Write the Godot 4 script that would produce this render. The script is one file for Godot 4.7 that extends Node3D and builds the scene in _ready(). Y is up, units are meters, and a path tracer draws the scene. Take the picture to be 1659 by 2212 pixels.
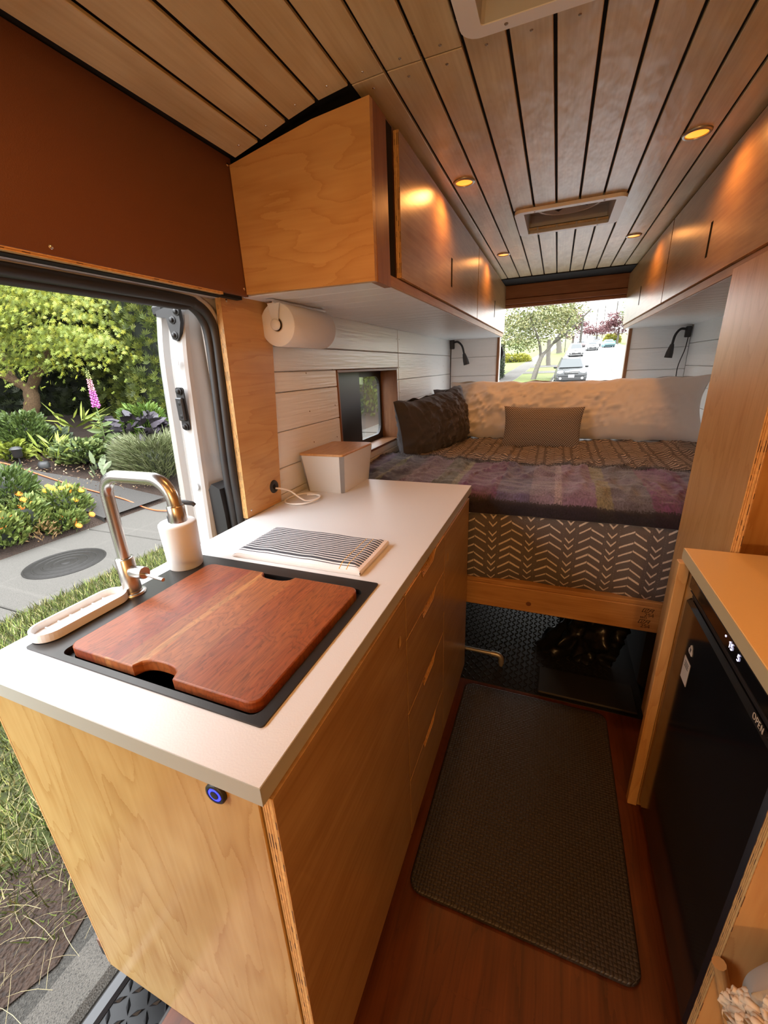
extends Node3D
# A camper van seen from its front towards the open rear doors; sliding door open on the left.

var M := {}
var used := {}
var rng := RandomNumberGenerator.new()
const LX := -0.905   # face of the plank lining, left
const RX := 0.9      # and right
const ZR := -3.9     # rear lining

func _ready() -> void:
	rng.seed = 7
	setup_view()
	make_materials()
	build_shell()
	build_ceiling()
	build_walls()
	build_door_side()
	build_upper_cabinets()
	build_kitchen()
	build_counter_things()
	build_fridge_side()
	build_bed()
	build_floor_things()
	build_small_fittings()
	build_garden()
	build_street()

# ---------------------------------------------------------------- view and light
func setup_view() -> void:
	var cam := Camera3D.new()
	cam.name = "camera"
	cam.position = Vector3(0, 1.29, 0)
	cam.rotation_degrees = Vector3(-19.1723, 22.5576, -2.48505)
	cam.fov = 2.0 * rad_to_deg(atan(1106.0 / 883.18))
	cam.near = 0.03
	cam.far = 600.0
	add_child(cam)
	cam.current = true
	var sky_mat := ProceduralSkyMaterial.new()      # overcast: three times as bright overhead as at the horizon
	sky_mat.sky_top_color = Color(0.96, 0.98, 1.0)
	sky_mat.sky_horizon_color = Color(0.63, 0.625, 0.615)
	sky_mat.sky_curve = 0.6
	sky_mat.ground_bottom_color = Color(0.25, 0.25, 0.22)
	sky_mat.ground_horizon_color = Color(0.45, 0.46, 0.42)
	sky_mat.energy_multiplier = 1.0
	var sky := Sky.new()
	sky.sky_material = sky_mat
	var env := Environment.new()
	env.background_mode = Environment.BG_SKY
	env.sky = sky
	env.background_energy_multiplier = 11.0
	env.tonemap_mode = Environment.TONE_MAPPER_LINEAR
	env.tonemap_exposure = 1.25
	env.sdfgi_enabled = true
	env.ssao_enabled = true
	env.ssil_enabled = true
	var we := WorldEnvironment.new()
	we.name = "environment"
	we.environment = env
	add_child(we)

# ---------------------------------------------------------------- naming
func numbered(called: String) -> String:
	if not used.has(called):
		used[called] = 0
		return called
	used[called] += 1
	return "%s_%03d" % [called, used[called]]

func tag(o: Node3D, label: String, category: String, group := "") -> void:
	o.set_meta("label", label)
	o.set_meta("category", category)
	if group != "":
		o.set_meta("group", group)

func thing(called: String, label: String, category: String, at := Vector3.ZERO, group := "", turn := Vector3.ZERO) -> Node3D:
	var o := Node3D.new()
	o.name = numbered(called)
	add_child(o, true)
	o.position = at
	o.rotation = turn
	tag(o, label, category, group)
	return o

func setting(called: String) -> Node3D:
	var o := Node3D.new()
	o.name = numbered(called)
	add_child(o, true)
	o.set_meta("kind", "structure")
	return o

func part(called: String, mesh: Mesh, material: Material, parent: Node, at := Vector3.ZERO, turn := Vector3.ZERO) -> MeshInstance3D:
	var o := MeshInstance3D.new()
	o.name = called if parent != self else numbered(called)
	o.mesh = mesh
	o.material_override = material
	parent.add_child(o, true)
	o.position = at
	o.rotation = turn
	return o

func single(called: String, mesh: Mesh, material: Material, label: String, category: String, at := Vector3.ZERO, turn := Vector3.ZERO, group := "") -> MeshInstance3D:
	var o := part(called, mesh, material, self, at, turn)
	tag(o, label, category, group)
	return o

func swarm(called: String, mesh: Mesh, material: Material, parent: Node, places: Array, colors := []) -> MultiMeshInstance3D:
	var mm := MultiMesh.new()
	mm.transform_format = MultiMesh.TRANSFORM_3D
	mm.use_colors = colors.size() > 0
	mm.mesh = mesh
	mm.instance_count = places.size()
	for i in places.size():
		mm.set_instance_transform(i, places[i])
		if colors.size() > 0:
			mm.set_instance_color(i, colors[i])
	var o := MultiMeshInstance3D.new()
	o.name = called
	o.multimesh = mm
	o.material_override = material
	o.set_meta("kind", "stuff")
	parent.add_child(o, true)
	return o

# ---------------------------------------------------------------- shapes
func tri(st: SurfaceTool, a: Vector3, b: Vector3, c: Vector3, n: Vector3, ua := Vector2.ZERO, ub := Vector2.ZERO, uc := Vector2.ZERO) -> void:
	if (b - a).cross(c - a).dot(n) > 0.0:
		var t := b
		b = c
		c = t
		var u := ub
		ub = uc
		uc = u
	st.set_normal(n)
	st.set_uv(ua)
	st.add_vertex(a)
	st.set_normal(n)
	st.set_uv(ub)
	st.add_vertex(b)
	st.set_normal(n)
	st.set_uv(uc)
	st.add_vertex(c)

func quad(st: SurfaceTool, a: Vector3, b: Vector3, c: Vector3, d: Vector3, n: Vector3, ua := Vector2.ZERO, ub := Vector2.ZERO, uc := Vector2.ZERO, ud := Vector2.ZERO) -> void:
	tri(st, a, b, c, n, ua, ub, uc)
	tri(st, a, c, d, n, ua, uc, ud)

func fresh() -> SurfaceTool:
	var st := SurfaceTool.new()
	st.begin(Mesh.PRIMITIVE_TRIANGLES)
	return st

func uv_of(p: Vector3, axis: int, grain: int, off: Vector2) -> Vector2:
	var b := (axis + 1) % 3
	var c := (axis + 2) % 3
	if axis == grain:
		return Vector2(p[b], p[c]) + off
	var other := b if c == grain else c
	return Vector2(p[other], p[grain]) + off

# a box with chamfered edges; UVs in metres with v along the grain axis
func add_cbox(st: SurfaceTool, at: Vector3, s: Vector3, bev := 0.002, grain := 1, off := Vector2.ZERO) -> void:
	var h := s * 0.5
	bev = minf(bev, minf(h.x, minf(h.y, h.z)) * 0.8)
	for a in 3:
		var b := (a + 1) % 3
		var c := (a + 2) % 3
		for sg: float in [-1.0, 1.0]:
			var n := Vector3.ZERO
			n[a] = sg
			var ps := []
			var us := []
			for k: Vector2 in [Vector2(-1, -1), Vector2(1, -1), Vector2(1, 1), Vector2(-1, 1)]:
				var p := Vector3.ZERO
				p[a] = sg * h[a]
				p[b] = k.x * (h[b] - bev)
				p[c] = k.y * (h[c] - bev)
				ps.append(p + at)
				us.append(uv_of(p, a, grain, off))
			quad(st, ps[0], ps[1], ps[2], ps[3], n, us[0], us[1], us[2], us[3])
		if bev <= 0.00001:
			continue
		for sa: float in [-1.0, 1.0]:
			for sb: float in [-1.0, 1.0]:
				var n2 := Vector3.ZERO
				n2[a] = sa
				n2[b] = sb
				n2 = n2.normalized()
				var q := []
				var uq := []
				for k: Vector2 in [Vector2(0, -1), Vector2(1, -1), Vector2(1, 1), Vector2(0, 1)]:
					var p2 := Vector3.ZERO
					p2[a] = sa * (h[a] - bev * k.x)
					p2[b] = sb * (h[b] - bev * (1.0 - k.x))
					p2[c] = k.y * (h[c] - bev)
					q.append(p2 + at)
					uq.append(uv_of(p2, a, grain, off))
				quad(st, q[0], q[1], q[2], q[3], n2, uq[0], uq[1], uq[2], uq[3])
	if bev > 0.00001:
		for sx: float in [-1.0, 1.0]:
			for sy: float in [-1.0, 1.0]:
				for sz: float in [-1.0, 1.0]:
					var n3 := Vector3(sx, sy, sz).normalized()
					tri(st, at + Vector3(sx * h.x, sy * (h.y - bev), sz * (h.z - bev)), at + Vector3(sx * (h.x - bev), sy * h.y, sz * (h.z - bev)), at + Vector3(sx * (h.x - bev), sy * (h.y - bev), sz * h.z), n3)

func cbox(s: Vector3, bev := 0.002, grain := 1) -> ArrayMesh:
	var st := fresh()
	add_cbox(st, Vector3.ZERO, s, bev, grain, Vector2(rng.randf() * 3.0, rng.randf() * 3.0))
	return st.commit()

# box between two corners, as a part placed at its centre
func slab(called: String, lo: Vector3, hi: Vector3, material: Material, parent: Node, bev := 0.002, grain := 1) -> MeshInstance3D:
	return part(called, cbox(hi - lo, bev, grain), material, parent, (lo + hi) * 0.5)

func rounded(w: float, h: float, r: float, n := 6) -> PackedVector2Array:
	var out := PackedVector2Array()
	for q in 4:
		var cx := (w * 0.5 - r) * (1.0 if q == 0 or q == 3 else -1.0)
		var cy := (h * 0.5 - r) * (1.0 if q < 2 else -1.0)
		for i in n + 1:
			var a := (q + float(i) / n) * PI * 0.5
			out.append(Vector2(cx + cos(a) * r, cy + sin(a) * r))
	return out

func inset(poly: PackedVector2Array, d: float) -> PackedVector2Array:
	var out := PackedVector2Array()
	var n := poly.size()
	var ccw := 0.0
	for i in n:
		ccw += poly[i].cross(poly[(i + 1) % n])
	for i in n:
		var e1 := (poly[i] - poly[(i + n - 1) % n]).normalized()
		var e2 := (poly[(i + 1) % n] - poly[i]).normalized()
		var nn := Vector2(-e1.y - e2.y, e1.x + e2.x)
		nn = nn.normalized() / maxf(0.5, sqrt(maxf(0.0, (1.0 + e1.dot(e2)) * 0.5)))
		out.append(poly[i] + nn * d * signf(ccw))
	return out

# solid from an outline in (x, z), between heights y0 and y1, edges rounded by bev
func prism(poly: PackedVector2Array, y0: float, y1: float, bev := 0.0, swap_uv := false) -> ArrayMesh:
	var st := fresh()
	var layers := [[0.0, y0], [0.0, y1]]
	if bev > 0.0:
		layers = [[bev, y0], [bev * 0.3, y0 + bev * 0.3], [0.0, y0 + bev], [0.0, y1 - bev], [bev * 0.3, y1 - bev * 0.3], [bev, y1]]
	var rings := []
	for l: Array in layers:
		rings.append(inset(poly, l[0]) if l[0] > 0.0 else poly)
	var n := poly.size()
	var ccw := 0.0
	for i in n:
		ccw += poly[i].cross(poly[(i + 1) % n])
	for k in rings.size() - 1:
		for i in n:
			var j := (i + 1) % n
			var a: Vector2 = rings[k][i]
			var b: Vector2 = rings[k][j]
			var c: Vector2 = rings[k + 1][j]
			var d: Vector2 = rings[k + 1][i]
			var e := b - a
			var out := Vector2(e.y, -e.x).normalized() * signf(ccw)
			var up := 0.0
			if bev > 0.0:
				up = [-1.4, -0.5, 0.0, 0.5, 1.4][k]
			var nn := Vector3(out.x, up, out.y).normalized()
			var ya: float = layers[k][1]
			var yb: float = layers[k + 1][1]
			var u := Vector2(a.x + a.y, ya)
			quad(st, Vector3(a.x, ya, a.y), Vector3(b.x, ya, b.y), Vector3(c.x, yb, c.y), Vector3(d.x, yb, d.y), nn, u, Vector2(b.x + b.y, ya), Vector2(c.x + c.y, yb), Vector2(d.x + d.y, yb))
	for cap in 2:
		var ring: PackedVector2Array = rings[0] if cap == 0 else rings[rings.size() - 1]
		var y: float = y0 if cap == 0 else y1
		var ix := Geometry2D.triangulate_polygon(ring)
		for t in range(0, ix.size(), 3):
			var p: Array[Vector3] = []
			var uu: Array[Vector2] = []
			for m in 3:
				var v := ring[ix[t + m]]
				p.append(Vector3(v.x, y, v.y))
				uu.append(Vector2(v.y, v.x) if swap_uv else v)
			tri(st, p[0], p[1], p[2], Vector3(0, -1 if cap == 0 else 1, 0), uu[0], uu[1], uu[2])
	return st.commit()

# frame between two outlines with equal point counts, in (x, z), from y0 to y1
func ring_prism(outer: PackedVector2Array, inner: PackedVector2Array, y0: float, y1: float) -> ArrayMesh:
	var st := fresh()
	var n := outer.size()
	for i in n:
		var j := (i + 1) % n
		var a := outer[i]
		var b := outer[j]
		var c := inner[j]
		var d := inner[i]
		for y: float in [y0, y1]:
			quad(st, Vector3(a.x, y, a.y), Vector3(b.x, y, b.y), Vector3(c.x, y, c.y), Vector3(d.x, y, d.y), Vector3(0, -1 if y == y0 else 1, 0), a, b, c, d)
		var eo := (b - a)
		var no := Vector3(eo.y, 0, -eo.x).normalized()
		var mid := (a - d)
		if no.dot(Vector3(mid.x, 0, mid.y)) < 0.0:
			no = -no
		quad(st, Vector3(a.x, y0, a.y), Vector3(b.x, y0, b.y), Vector3(b.x, y1, b.y), Vector3(a.x, y1, a.y), no, Vector2(a.x + a.y, y0), Vector2(b.x + b.y, y0), Vector2(b.x + b.y, y1), Vector2(a.x + a.y, y1))
		quad(st, Vector3(d.x, y0, d.y), Vector3(c.x, y0, c.y), Vector3(c.x, y1, c.y), Vector3(d.x, y1, d.y), -no)
	return st.commit()

func add_tube(st: SurfaceTool, path: Array, radii: Variant, segs := 10, caps := true) -> void:
	var n := path.size()
	var frame := Vector3.UP
	var rings := []
	var norms := []
	for i in n:
		var p: Vector3 = path[i]
		var p0: Vector3 = path[maxi(i - 1, 0)]
		var p1: Vector3 = path[mini(i + 1, n - 1)]
		var t: Vector3 = (p1 - p0).normalized()
		if i == 0 and absf(t.dot(frame)) > 0.9:
			frame = Vector3.RIGHT
		frame = (frame - t * frame.dot(t)).normalized()
		var side := t.cross(frame)
		var r: float = radii[i] if radii is Array else radii
		var ring := []
		var nn := []
		for k in segs:
			var a := TAU * k / segs
			var d := frame * cos(a) + side * sin(a)
			ring.append(p + d * r)
			nn.append(d)
		rings.append(ring)
		norms.append(nn)
	var run := 0.0
	for i in n - 1:
		var step: float = (path[i + 1] - path[i]).length()
		for k in segs:
			var j := (k + 1) % segs
			var v := [rings[i][k], rings[i][j], rings[i + 1][j], rings[i + 1][k]]
			var nv := [norms[i][k], norms[i][j], norms[i + 1][j], norms[i + 1][k]]
			var uv := [Vector2(float(k) / segs, run), Vector2(float(k + 1) / segs, run), Vector2(float(k + 1) / segs, run + step), Vector2(float(k) / segs, run + step)]
			var flip: bool = (v[1] - v[0]).cross(v[2] - v[0]).dot(nv[0]) > 0.0
			for m: int in ([0, 2, 1, 0, 3, 2] if flip else [0, 1, 2, 0, 2, 3]):
				st.set_normal(nv[m])
				st.set_uv(uv[m])
				st.add_vertex(v[m])
		run += step
	if caps:
		for e: int in [0, n - 1]:
			var dir: Vector3 = (path[0] - path[1]) if e == 0 else (path[n - 1] - path[n - 2])
			dir = dir.normalized()
			for k in segs:
				tri(st, path[e], rings[e][k], rings[e][(k + 1) % segs], dir)

func tube(path: Array, radii: Variant, segs := 10, caps := true) -> ArrayMesh:
	var st := fresh()
	add_tube(st, path, radii, segs, caps)
	return st.commit()

func curve(pts: Array, steps := 8) -> Array:   # Catmull-Rom through the points
	var out := []
	var n := pts.size()
	for i in n - 1:
		var p0: Vector3 = pts[maxi(i - 1, 0)]
		var p1: Vector3 = pts[i]
		var p2: Vector3 = pts[i + 1]
		var p3: Vector3 = pts[mini(i + 2, n - 1)]
		for k in steps:
			out.append(p1.cubic_interpolate(p2, p0, p3, float(k) / steps))
	out.append(pts[n - 1])
	return out

# profile of (radius, height), turned about y; smooth except where a profile point repeats
func add_lathe(st: SurfaceTool, prof: Array, segs := 24, at := Vector3.ZERO, squash := Vector3.ONE) -> void:
	var n := prof.size()
	for i in n - 1:
		var a: Vector2 = prof[i]
		var b: Vector2 = prof[i + 1]
		if a.is_equal_approx(b):
			continue
		var e := b - a
		var flat := Vector2(e.y, -e.x).normalized()
		var na := flat
		var nb := flat
		if i > 0 and not prof[i - 1].is_equal_approx(a):
			var e0: Vector2 = a - prof[i - 1]
			var f0 := Vector2(e0.y, -e0.x).normalized()
			if f0.dot(flat) > 0.5:
				na = (flat + f0).normalized()
		if i < n - 2 and not prof[i + 2].is_equal_approx(b):
			var e1: Vector2 = prof[i + 2] - b
			var f1 := Vector2(e1.y, -e1.x).normalized()
			if f1.dot(flat) > 0.5:
				nb = (flat + f1).normalized()
		for k in segs:
			var t0 := TAU * k / segs
			var t1 := TAU * (k + 1) / segs
			var c0 := Vector3(cos(t0), 0, sin(t0))
			var c1 := Vector3(cos(t1), 0, sin(t1))
			var v := [c0 * a.x + Vector3(0, a.y, 0), c1 * a.x + Vector3(0, a.y, 0), c1 * b.x + Vector3(0, b.y, 0), c0 * b.x + Vector3(0, b.y, 0)]
			var nv := [c0 * na.x + Vector3(0, na.y, 0), c1 * na.x + Vector3(0, na.y, 0), c1 * nb.x + Vector3(0, nb.y, 0), c0 * nb.x + Vector3(0, nb.y, 0)]
			var uv := [Vector2(float(k) / segs, a.y), Vector2(float(k + 1) / segs, a.y), Vector2(float(k + 1) / segs, b.y), Vector2(float(k) / segs, b.y)]
			var fn: Vector3 = nv[0] + nv[1] + nv[2] + nv[3]
			var cr: Vector3 = (v[1] - v[0]).cross(v[2] - v[0])
			if cr.length_squared() < 1e-16:
				cr = (v[2] - v[0]).cross(v[3] - v[0])
			var flip: bool = cr.dot(fn) > 0.0
			for m: int in ([0, 2, 1, 0, 3, 2] if flip else [0, 1, 2, 0, 2, 3]):
				st.set_normal(nv[m])
				st.set_uv(uv[m])
				st.add_vertex(v[m] * squash + at)

func lathe(prof: Array, segs := 24) -> ArrayMesh:
	var st := fresh()
	add_lathe(st, prof, segs)
	return st.commit()

# smooth grid surface; f(u, v) -> Vector3, g(u, v) -> Vector2 uv
func add_sheet(st: SurfaceTool, nu: int, nv: int, f: Callable, g: Callable, flip := false) -> void:
	var p := []
	for i in nu + 1:
		var row := []
		for j in nv + 1:
			row.append(f.call(float(i) / nu, float(j) / nv))
		p.append(row)
	var nrm := []
	for i in nu + 1:
		var row := []
		for j in nv + 1:
			var du: Vector3 = p[mini(i + 1, nu)][j] - p[maxi(i - 1, 0)][j]
			var dv: Vector3 = p[i][mini(j + 1, nv)] - p[i][maxi(j - 1, 0)]
			var n := du.cross(dv).normalized()
			row.append(-n if flip else n)
		nrm.append(row)
	for i in nu:
		for j in nv:
			var ix := [[i, j], [i + 1, j], [i + 1, j + 1], [i, j + 1]]
			for m: int in ([0, 1, 2, 0, 2, 3] if flip else [0, 2, 1, 0, 3, 2]):
				var q: Array = ix[m]
				st.set_normal(nrm[q[0]][q[1]])
				st.set_uv(g.call(float(q[0]) / nu, float(q[1]) / nv))
				st.add_vertex(p[q[0]][q[1]])

func sheet(nu: int, nv: int, f: Callable, g: Callable, flip := false) -> ArrayMesh:
	var st := fresh()
	add_sheet(st, nu, nv, f, g, flip)
	return st.commit()

func letters(text: String, height: float, depth := 0.0006, font_name := "Droid Sans", bold := 400) -> TextMesh:
	var t := TextMesh.new()
	var f := SystemFont.new()
	f.font_names = PackedStringArray([font_name])
	f.font_weight = bold
	t.font = f
	t.text = text
	t.font_size = 32
	t.pixel_size = height / 23.0
	t.depth = depth
	return t

# ---------------------------------------------------------------- materials
func lin(r: float, g: float, b: float, a := 1.0) -> Color:
	var c := Color(r, g, b).linear_to_srgb()
	c.a = a
	return c

func mat(c: Color, rough := 0.6, o := {}) -> StandardMaterial3D:
	var m := StandardMaterial3D.new()
	m.albedo_color = c
	m.roughness = rough
	m.metallic = o.get("metal", 0.0)
	m.metallic_specular = o.get("spec", 0.5)
	m.cull_mode = BaseMaterial3D.CULL_DISABLED
	if o.has("tex"):
		m.albedo_texture = o.tex
	if o.has("uv"):
		var u: Vector2 = o.uv
		m.uv1_scale = Vector3(1.0 / u.x, 1.0 / u.y, 1.0)
	if o.has("tri"):
		m.uv1_triplanar = true
		m.uv1_world_triplanar = o.get("world", true)
		m.uv1_scale = Vector3.ONE / float(o.tri)
	if o.has("normal"):
		m.normal_enabled = true
		m.normal_texture = o.normal
		m.normal_scale = o.get("ns", 1.0)
	if o.has("coat"):
		m.clearcoat_enabled = true
		m.clearcoat = o.coat
		m.clearcoat_roughness = o.get("coat_rough", 0.15)
	if o.has("sheen"):
		m.rim_enabled = true
		m.rim = o.sheen
		m.rim_tint = 0.5
	if o.has("glow"):
		m.emission_enabled = true
		m.emission = o.glow
		m.emission_energy_multiplier = o.get("power", 1.0)
	if o.has("vcol"):
		m.vertex_color_use_as_albedo = true
	if o.has("back"):
		m.backlight_enabled = true
		m.backlight = o.back
	return m

func noise_bytes(w: int, h: int, seed_: int, freq: float, oct: int, stretch: int) -> PackedByteArray:
	var n := FastNoiseLite.new()
	n.seed = seed_
	n.noise_type = FastNoiseLite.TYPE_SIMPLEX_SMOOTH
	n.frequency = freq
	n.fractal_octaves = oct
	var im := n.get_seamless_image(w, maxi(8, h / stretch), false, false, 0.15, true)
	im.convert(Image.FORMAT_L8)
	if stretch > 1:
		im.resize(w, h, Image.INTERPOLATE_CUBIC)
	return im.get_data()

# wood: contour lines of stretched noise (the figure of the veneer) under fine fibres
func wood(w: int, h: int, seed_: int, light: Color, dark: Color, rings := 5.0, ring_amt := 0.35, fibre := 0.35, cloud := 0.3, stretch := 4) -> ImageTexture:
	var fine := noise_bytes(w, h, seed_, 0.11, 3, 26)
	var mid := noise_bytes(w, h, seed_ + 1, 0.03, 3, 10)
	var broad := noise_bytes(w, h, seed_ + 2, 0.0045, 2, stretch)
	var soft := noise_bytes(w, h, seed_ + 3, 0.01, 3, 2)
	var out := PackedByteArray()
	out.resize(w * h * 3)
	var lut := PackedFloat32Array()
	lut.resize(256)
	for i in 256:
		var f := fposmod(i / 255.0 * rings, 1.0)
		lut[i] = pow(f, 5.0) * ring_amt
	var lr := light.r * 255.0
	var lg := light.g * 255.0
	var lb := light.b * 255.0
	var dr := dark.r * 255.0 - lr
	var dg := dark.g * 255.0 - lg
	var db := dark.b * 255.0 - lb
	var k := 0
	for i in w * h:
		var v := clampf(lut[(broad[i] * 7 + mid[i]) >> 3] + (fine[i] * 0.6 + mid[i] * 0.4) / 255.0 * fibre + soft[i] / 255.0 * cloud, 0.0, 1.0)
		out[k] = int(lr + dr * v)
		out[k + 1] = int(lg + dg * v)
		out[k + 2] = int(lb + db * v)
		k += 3
	return ImageTexture.create_from_image(Image.create_from_data(w, h, false, Image.FORMAT_RGB8, out))

func mottle(w: int, seed_: int, freq: float, oct: int, stops: Array) -> NoiseTexture2D:
	var n := FastNoiseLite.new()
	n.seed = seed_
	n.frequency = freq
	n.fractal_octaves = oct
	var g := Gradient.new()
	var offs := PackedFloat32Array()
	var cols := PackedColorArray()
	for i in stops.size():
		offs.append(float(i) / (stops.size() - 1))
		cols.append(stops[i])
	g.offsets = offs
	g.colors = cols
	var t := NoiseTexture2D.new()
	t.width = w
	t.height = w
	t.seamless = true
	t.noise = n
	t.color_ramp = g
	return t

func bumps(w: int, seed_: int, freq: float, oct: int, strength: float) -> NoiseTexture2D:
	var n := FastNoiseLite.new()
	n.seed = seed_
	n.frequency = freq
	n.fractal_octaves = oct
	var t := NoiseTexture2D.new()
	t.width = w
	t.height = w
	t.seamless = true
	t.as_normal_map = true
	t.bump_strength = strength
	t.noise = n
	return t

func painted(w: int, h: int, f: Callable) -> ImageTexture:
	var im := Image.create(w, h, false, Image.FORMAT_RGB8)
	for y in h:
		for x in w:
			im.set_pixel(x, y, f.call(x, y))
	return ImageTexture.create_from_image(im)

func hash1(a: int, b: int) -> float:
	var n := (a * 374761393 + b * 668265263) & 0x7fffffff
	n = ((n ^ (n >> 13)) * 1274126177) & 0x7fffffff
	return float((n ^ (n >> 16)) & 0xffff) / 65535.0

func chevron_print() -> ImageTexture:      # 0.276 m x 0.552 m of hand-printed cloth
	var weave := noise_bytes(512, 1024, 91, 0.25, 2, 1)
	return painted(512, 1024, func(x: int, y: int) -> Color:
		var mx := x / 512.0 * 0.276
		var my := y / 1024.0 * 0.552
		var col := int(mx / 0.138)
		var lx := mx - col * 0.138
		var ink := 0.0
		var wob := (weave[y * 512 + x] / 255.0 - 0.5) * 0.003
		if lx < 0.094:
			var dx := lx - 0.047
			var side := 0 if dx < 0.0 else 1
			var yy := my - absf(dx) * 0.62 + wob
			var row := int(floor(yy / 0.0345))
			var jit := (hash1(row + 40, col * 2 + side) - 0.5) * 0.008
			var d := absf(yy - (row + 0.5) * 0.0345 - jit - (hash1(row, 9 + col) - 0.5) * dx * 0.12)
			var reach := 0.036 + hash1(row, col + side * 5 + 70) * 0.009
			var thick := 0.0031 + hash1(row + 9, col) * 0.0012
			if d < thick and absf(dx) < reach and absf(dx) > 0.0008:
				ink = 1.0
		else:
			var dx2 := lx - 0.116
			var yy2 := my + absf(dx2) * 1.15 + wob
			var row2 := int(floor(yy2 / 0.0325))
			var d2 := absf(yy2 - (row2 + 0.5) * 0.0325 - (hash1(row2 + 3, col + 31) - 0.5) * 0.008)
			if d2 < 0.0042 - absf(dx2) * 0.08 and absf(dx2) < 0.0155:
				ink = 1.0
		if (lx < 0.0012 or absf(lx - 0.0955) < 0.0009) and (y / 9) % 2 == 0:
			ink = maxf(ink, 0.18)
		var th := 0.82 + 0.3 * weave[y * 512 + x] / 255.0 + (0.1 if (x + y) % 3 == 0 else 0.0)
		var base := Color(0.39 * th, 0.365 * th, 0.355 * th)
		return base.lerp(Color(0.87, 0.83, 0.78), ink * 0.94))

func plaid_weave() -> ImageTexture:
	var fz := noise_bytes(768, 192, 17, 0.3, 3, 1)
	var cl := noise_bytes(768, 192, 18, 0.03, 3, 1)
	var bars := [[0.0, Color(0.20, 0.13, 0.27)], [0.05, Color(0.20, 0.21, 0.25)], [0.09, Color(0.38, 0.39, 0.30)], [0.105, Color(0.23, 0.22, 0.30)], [0.16, Color(0.35, 0.31, 0.42)], [0.24, Color(0.27, 0.31, 0.31)], [0.29, Color(0.44, 0.46, 0.40)], [0.305, Color(0.34, 0.20, 0.38)], [0.40, Color(0.30, 0.29, 0.45)], [0.47, Color(0.42, 0.39, 0.50)], [0.52, Color(0.55, 0.52, 0.60)], [0.535, Color(0.43, 0.36, 0.50)], [0.60, Color(0.45, 0.46, 0.38)], [0.63, Color(0.33, 0.34, 0.42)], [0.70, Color(0.36, 0.20, 0.39)], [0.79, Color(0.29, 0.27, 0.38)], [0.84, Color(0.43, 0.41, 0.50)], [0.90, Color(0.28, 0.31, 0.36)], [0.97, Color(0.20, 0.17, 0.26)]]
	return painted(768, 192, func(x: int, y: int) -> Color:
		var i := y * 768 + x
		var u := x / 768.0 + (fz[i] / 255.0 - 0.5) * 0.006
		var c: Color = bars[0][1]
		for b: Array in bars:
			if u >= b[0]:
				c = b[1]
		var v := y / 192.0 + (fz[i] / 255.0 - 0.5) * 0.05
		if v < 0.06 or v > 0.915:
			c = c.lerp(Color(0.075, 0.06, 0.095), 0.86)
		elif v > 0.40 and v < 0.52:
			c = c.lerp(Color(0.36, 0.30, 0.44), 0.35)
		var th := 0.60 + 0.70 * fz[i] / 255.0 + 0.25 * (cl[i] / 255.0 - 0.5)
		return Color(c.r * th, c.g * th, c.b * th))

func towel_stripes() -> ImageTexture:      # u along the towel, v across
	var fz := noise_bytes(512, 256, 27, 0.35, 2, 1)
	return painted(512, 256, func(x: int, y: int) -> Color:
		var u := x / 512.0
		var v := y / 256.0
		var t := 0.88 + 0.2 * fz[y * 512 + x] / 255.0
		var f := fposmod(v * 17.0, 1.0)
		var c := Color(0.90, 0.90, 0.91) if f < 0.34 else Color(0.245, 0.265, 0.305)
		if v < 0.05 or v > 0.985:
			c = Color(0.90, 0.90, 0.92)
		for k: float in [0.855, 0.905]:
			if absf(u - k) < 0.004 and (y % 7) < 5:
				c = Color(0.80, 0.60, 0.22)
		if u > 0.978:
			c = Color(0.93, 0.92, 0.92)
		return Color(c.r * t, c.g * t, c.b * t))

func dotted_weave() -> ImageTexture:       # 0.048 m square
	return painted(128, 128, func(x: int, y: int) -> Color:
		var row := y / 16
		var lx := fposmod(x + (16 if row % 2 == 0 else 0), 32.0) - 16.0
		var ly := y % 16 - 8.0
		var th := 0.9 + 0.16 * hash1(x / 2, y)
		var c := Color(0.42, 0.385, 0.35)
		if lx * lx / 44.0 + ly * ly / 22.0 < 1.0:
			c = Color(0.84, 0.79, 0.73)
		return Color(c.r * th, c.g * th, c.b * th))

func board_wood() -> ImageTexture:         # red hardwood board glued from strips, grain along v
	var w := 512
	var h := 512
	var fine := noise_bytes(w, h, 51, 0.16, 3, 22)
	var mid := noise_bytes(w, h, 52, 0.05, 3, 9)
	var broad := noise_bytes(w, h, 53, 0.006, 2, 4)
	var tones := [[0.0, Color(0.61, 0.32, 0.18)], [0.20, Color(0.57, 0.27, 0.15)], [0.31, Color(0.62, 0.37, 0.21)], [0.385, Color(0.72, 0.51, 0.32)], [0.42, Color(0.65, 0.40, 0.24)], [0.62, Color(0.61, 0.34, 0.20)], [0.78, Color(0.62, 0.36, 0.21)], [0.92, Color(0.60, 0.33, 0.18)]]
	return painted(w, h, func(x: int, y: int) -> Color:
		var i := y * w + x
		var u := x / float(w) + (mid[i] / 255.0 - 0.5) * 0.02
		var c: Color = tones[0][1]
		for t: Array in tones:
			if u >= t[0]:
				c = t[1]
		var r := fposmod((broad[i] * 0.8 + mid[i] * 0.2) / 255.0 * 9.0, 1.0)
		var th := 1.12 - 0.20 * fine[i] / 255.0 - 0.20 * pow(r, 4.0) - 0.12 * mid[i] / 255.0
		return Color(c.r * th, c.g * th * (0.97 + 0.03 * th), c.b * th))

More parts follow.
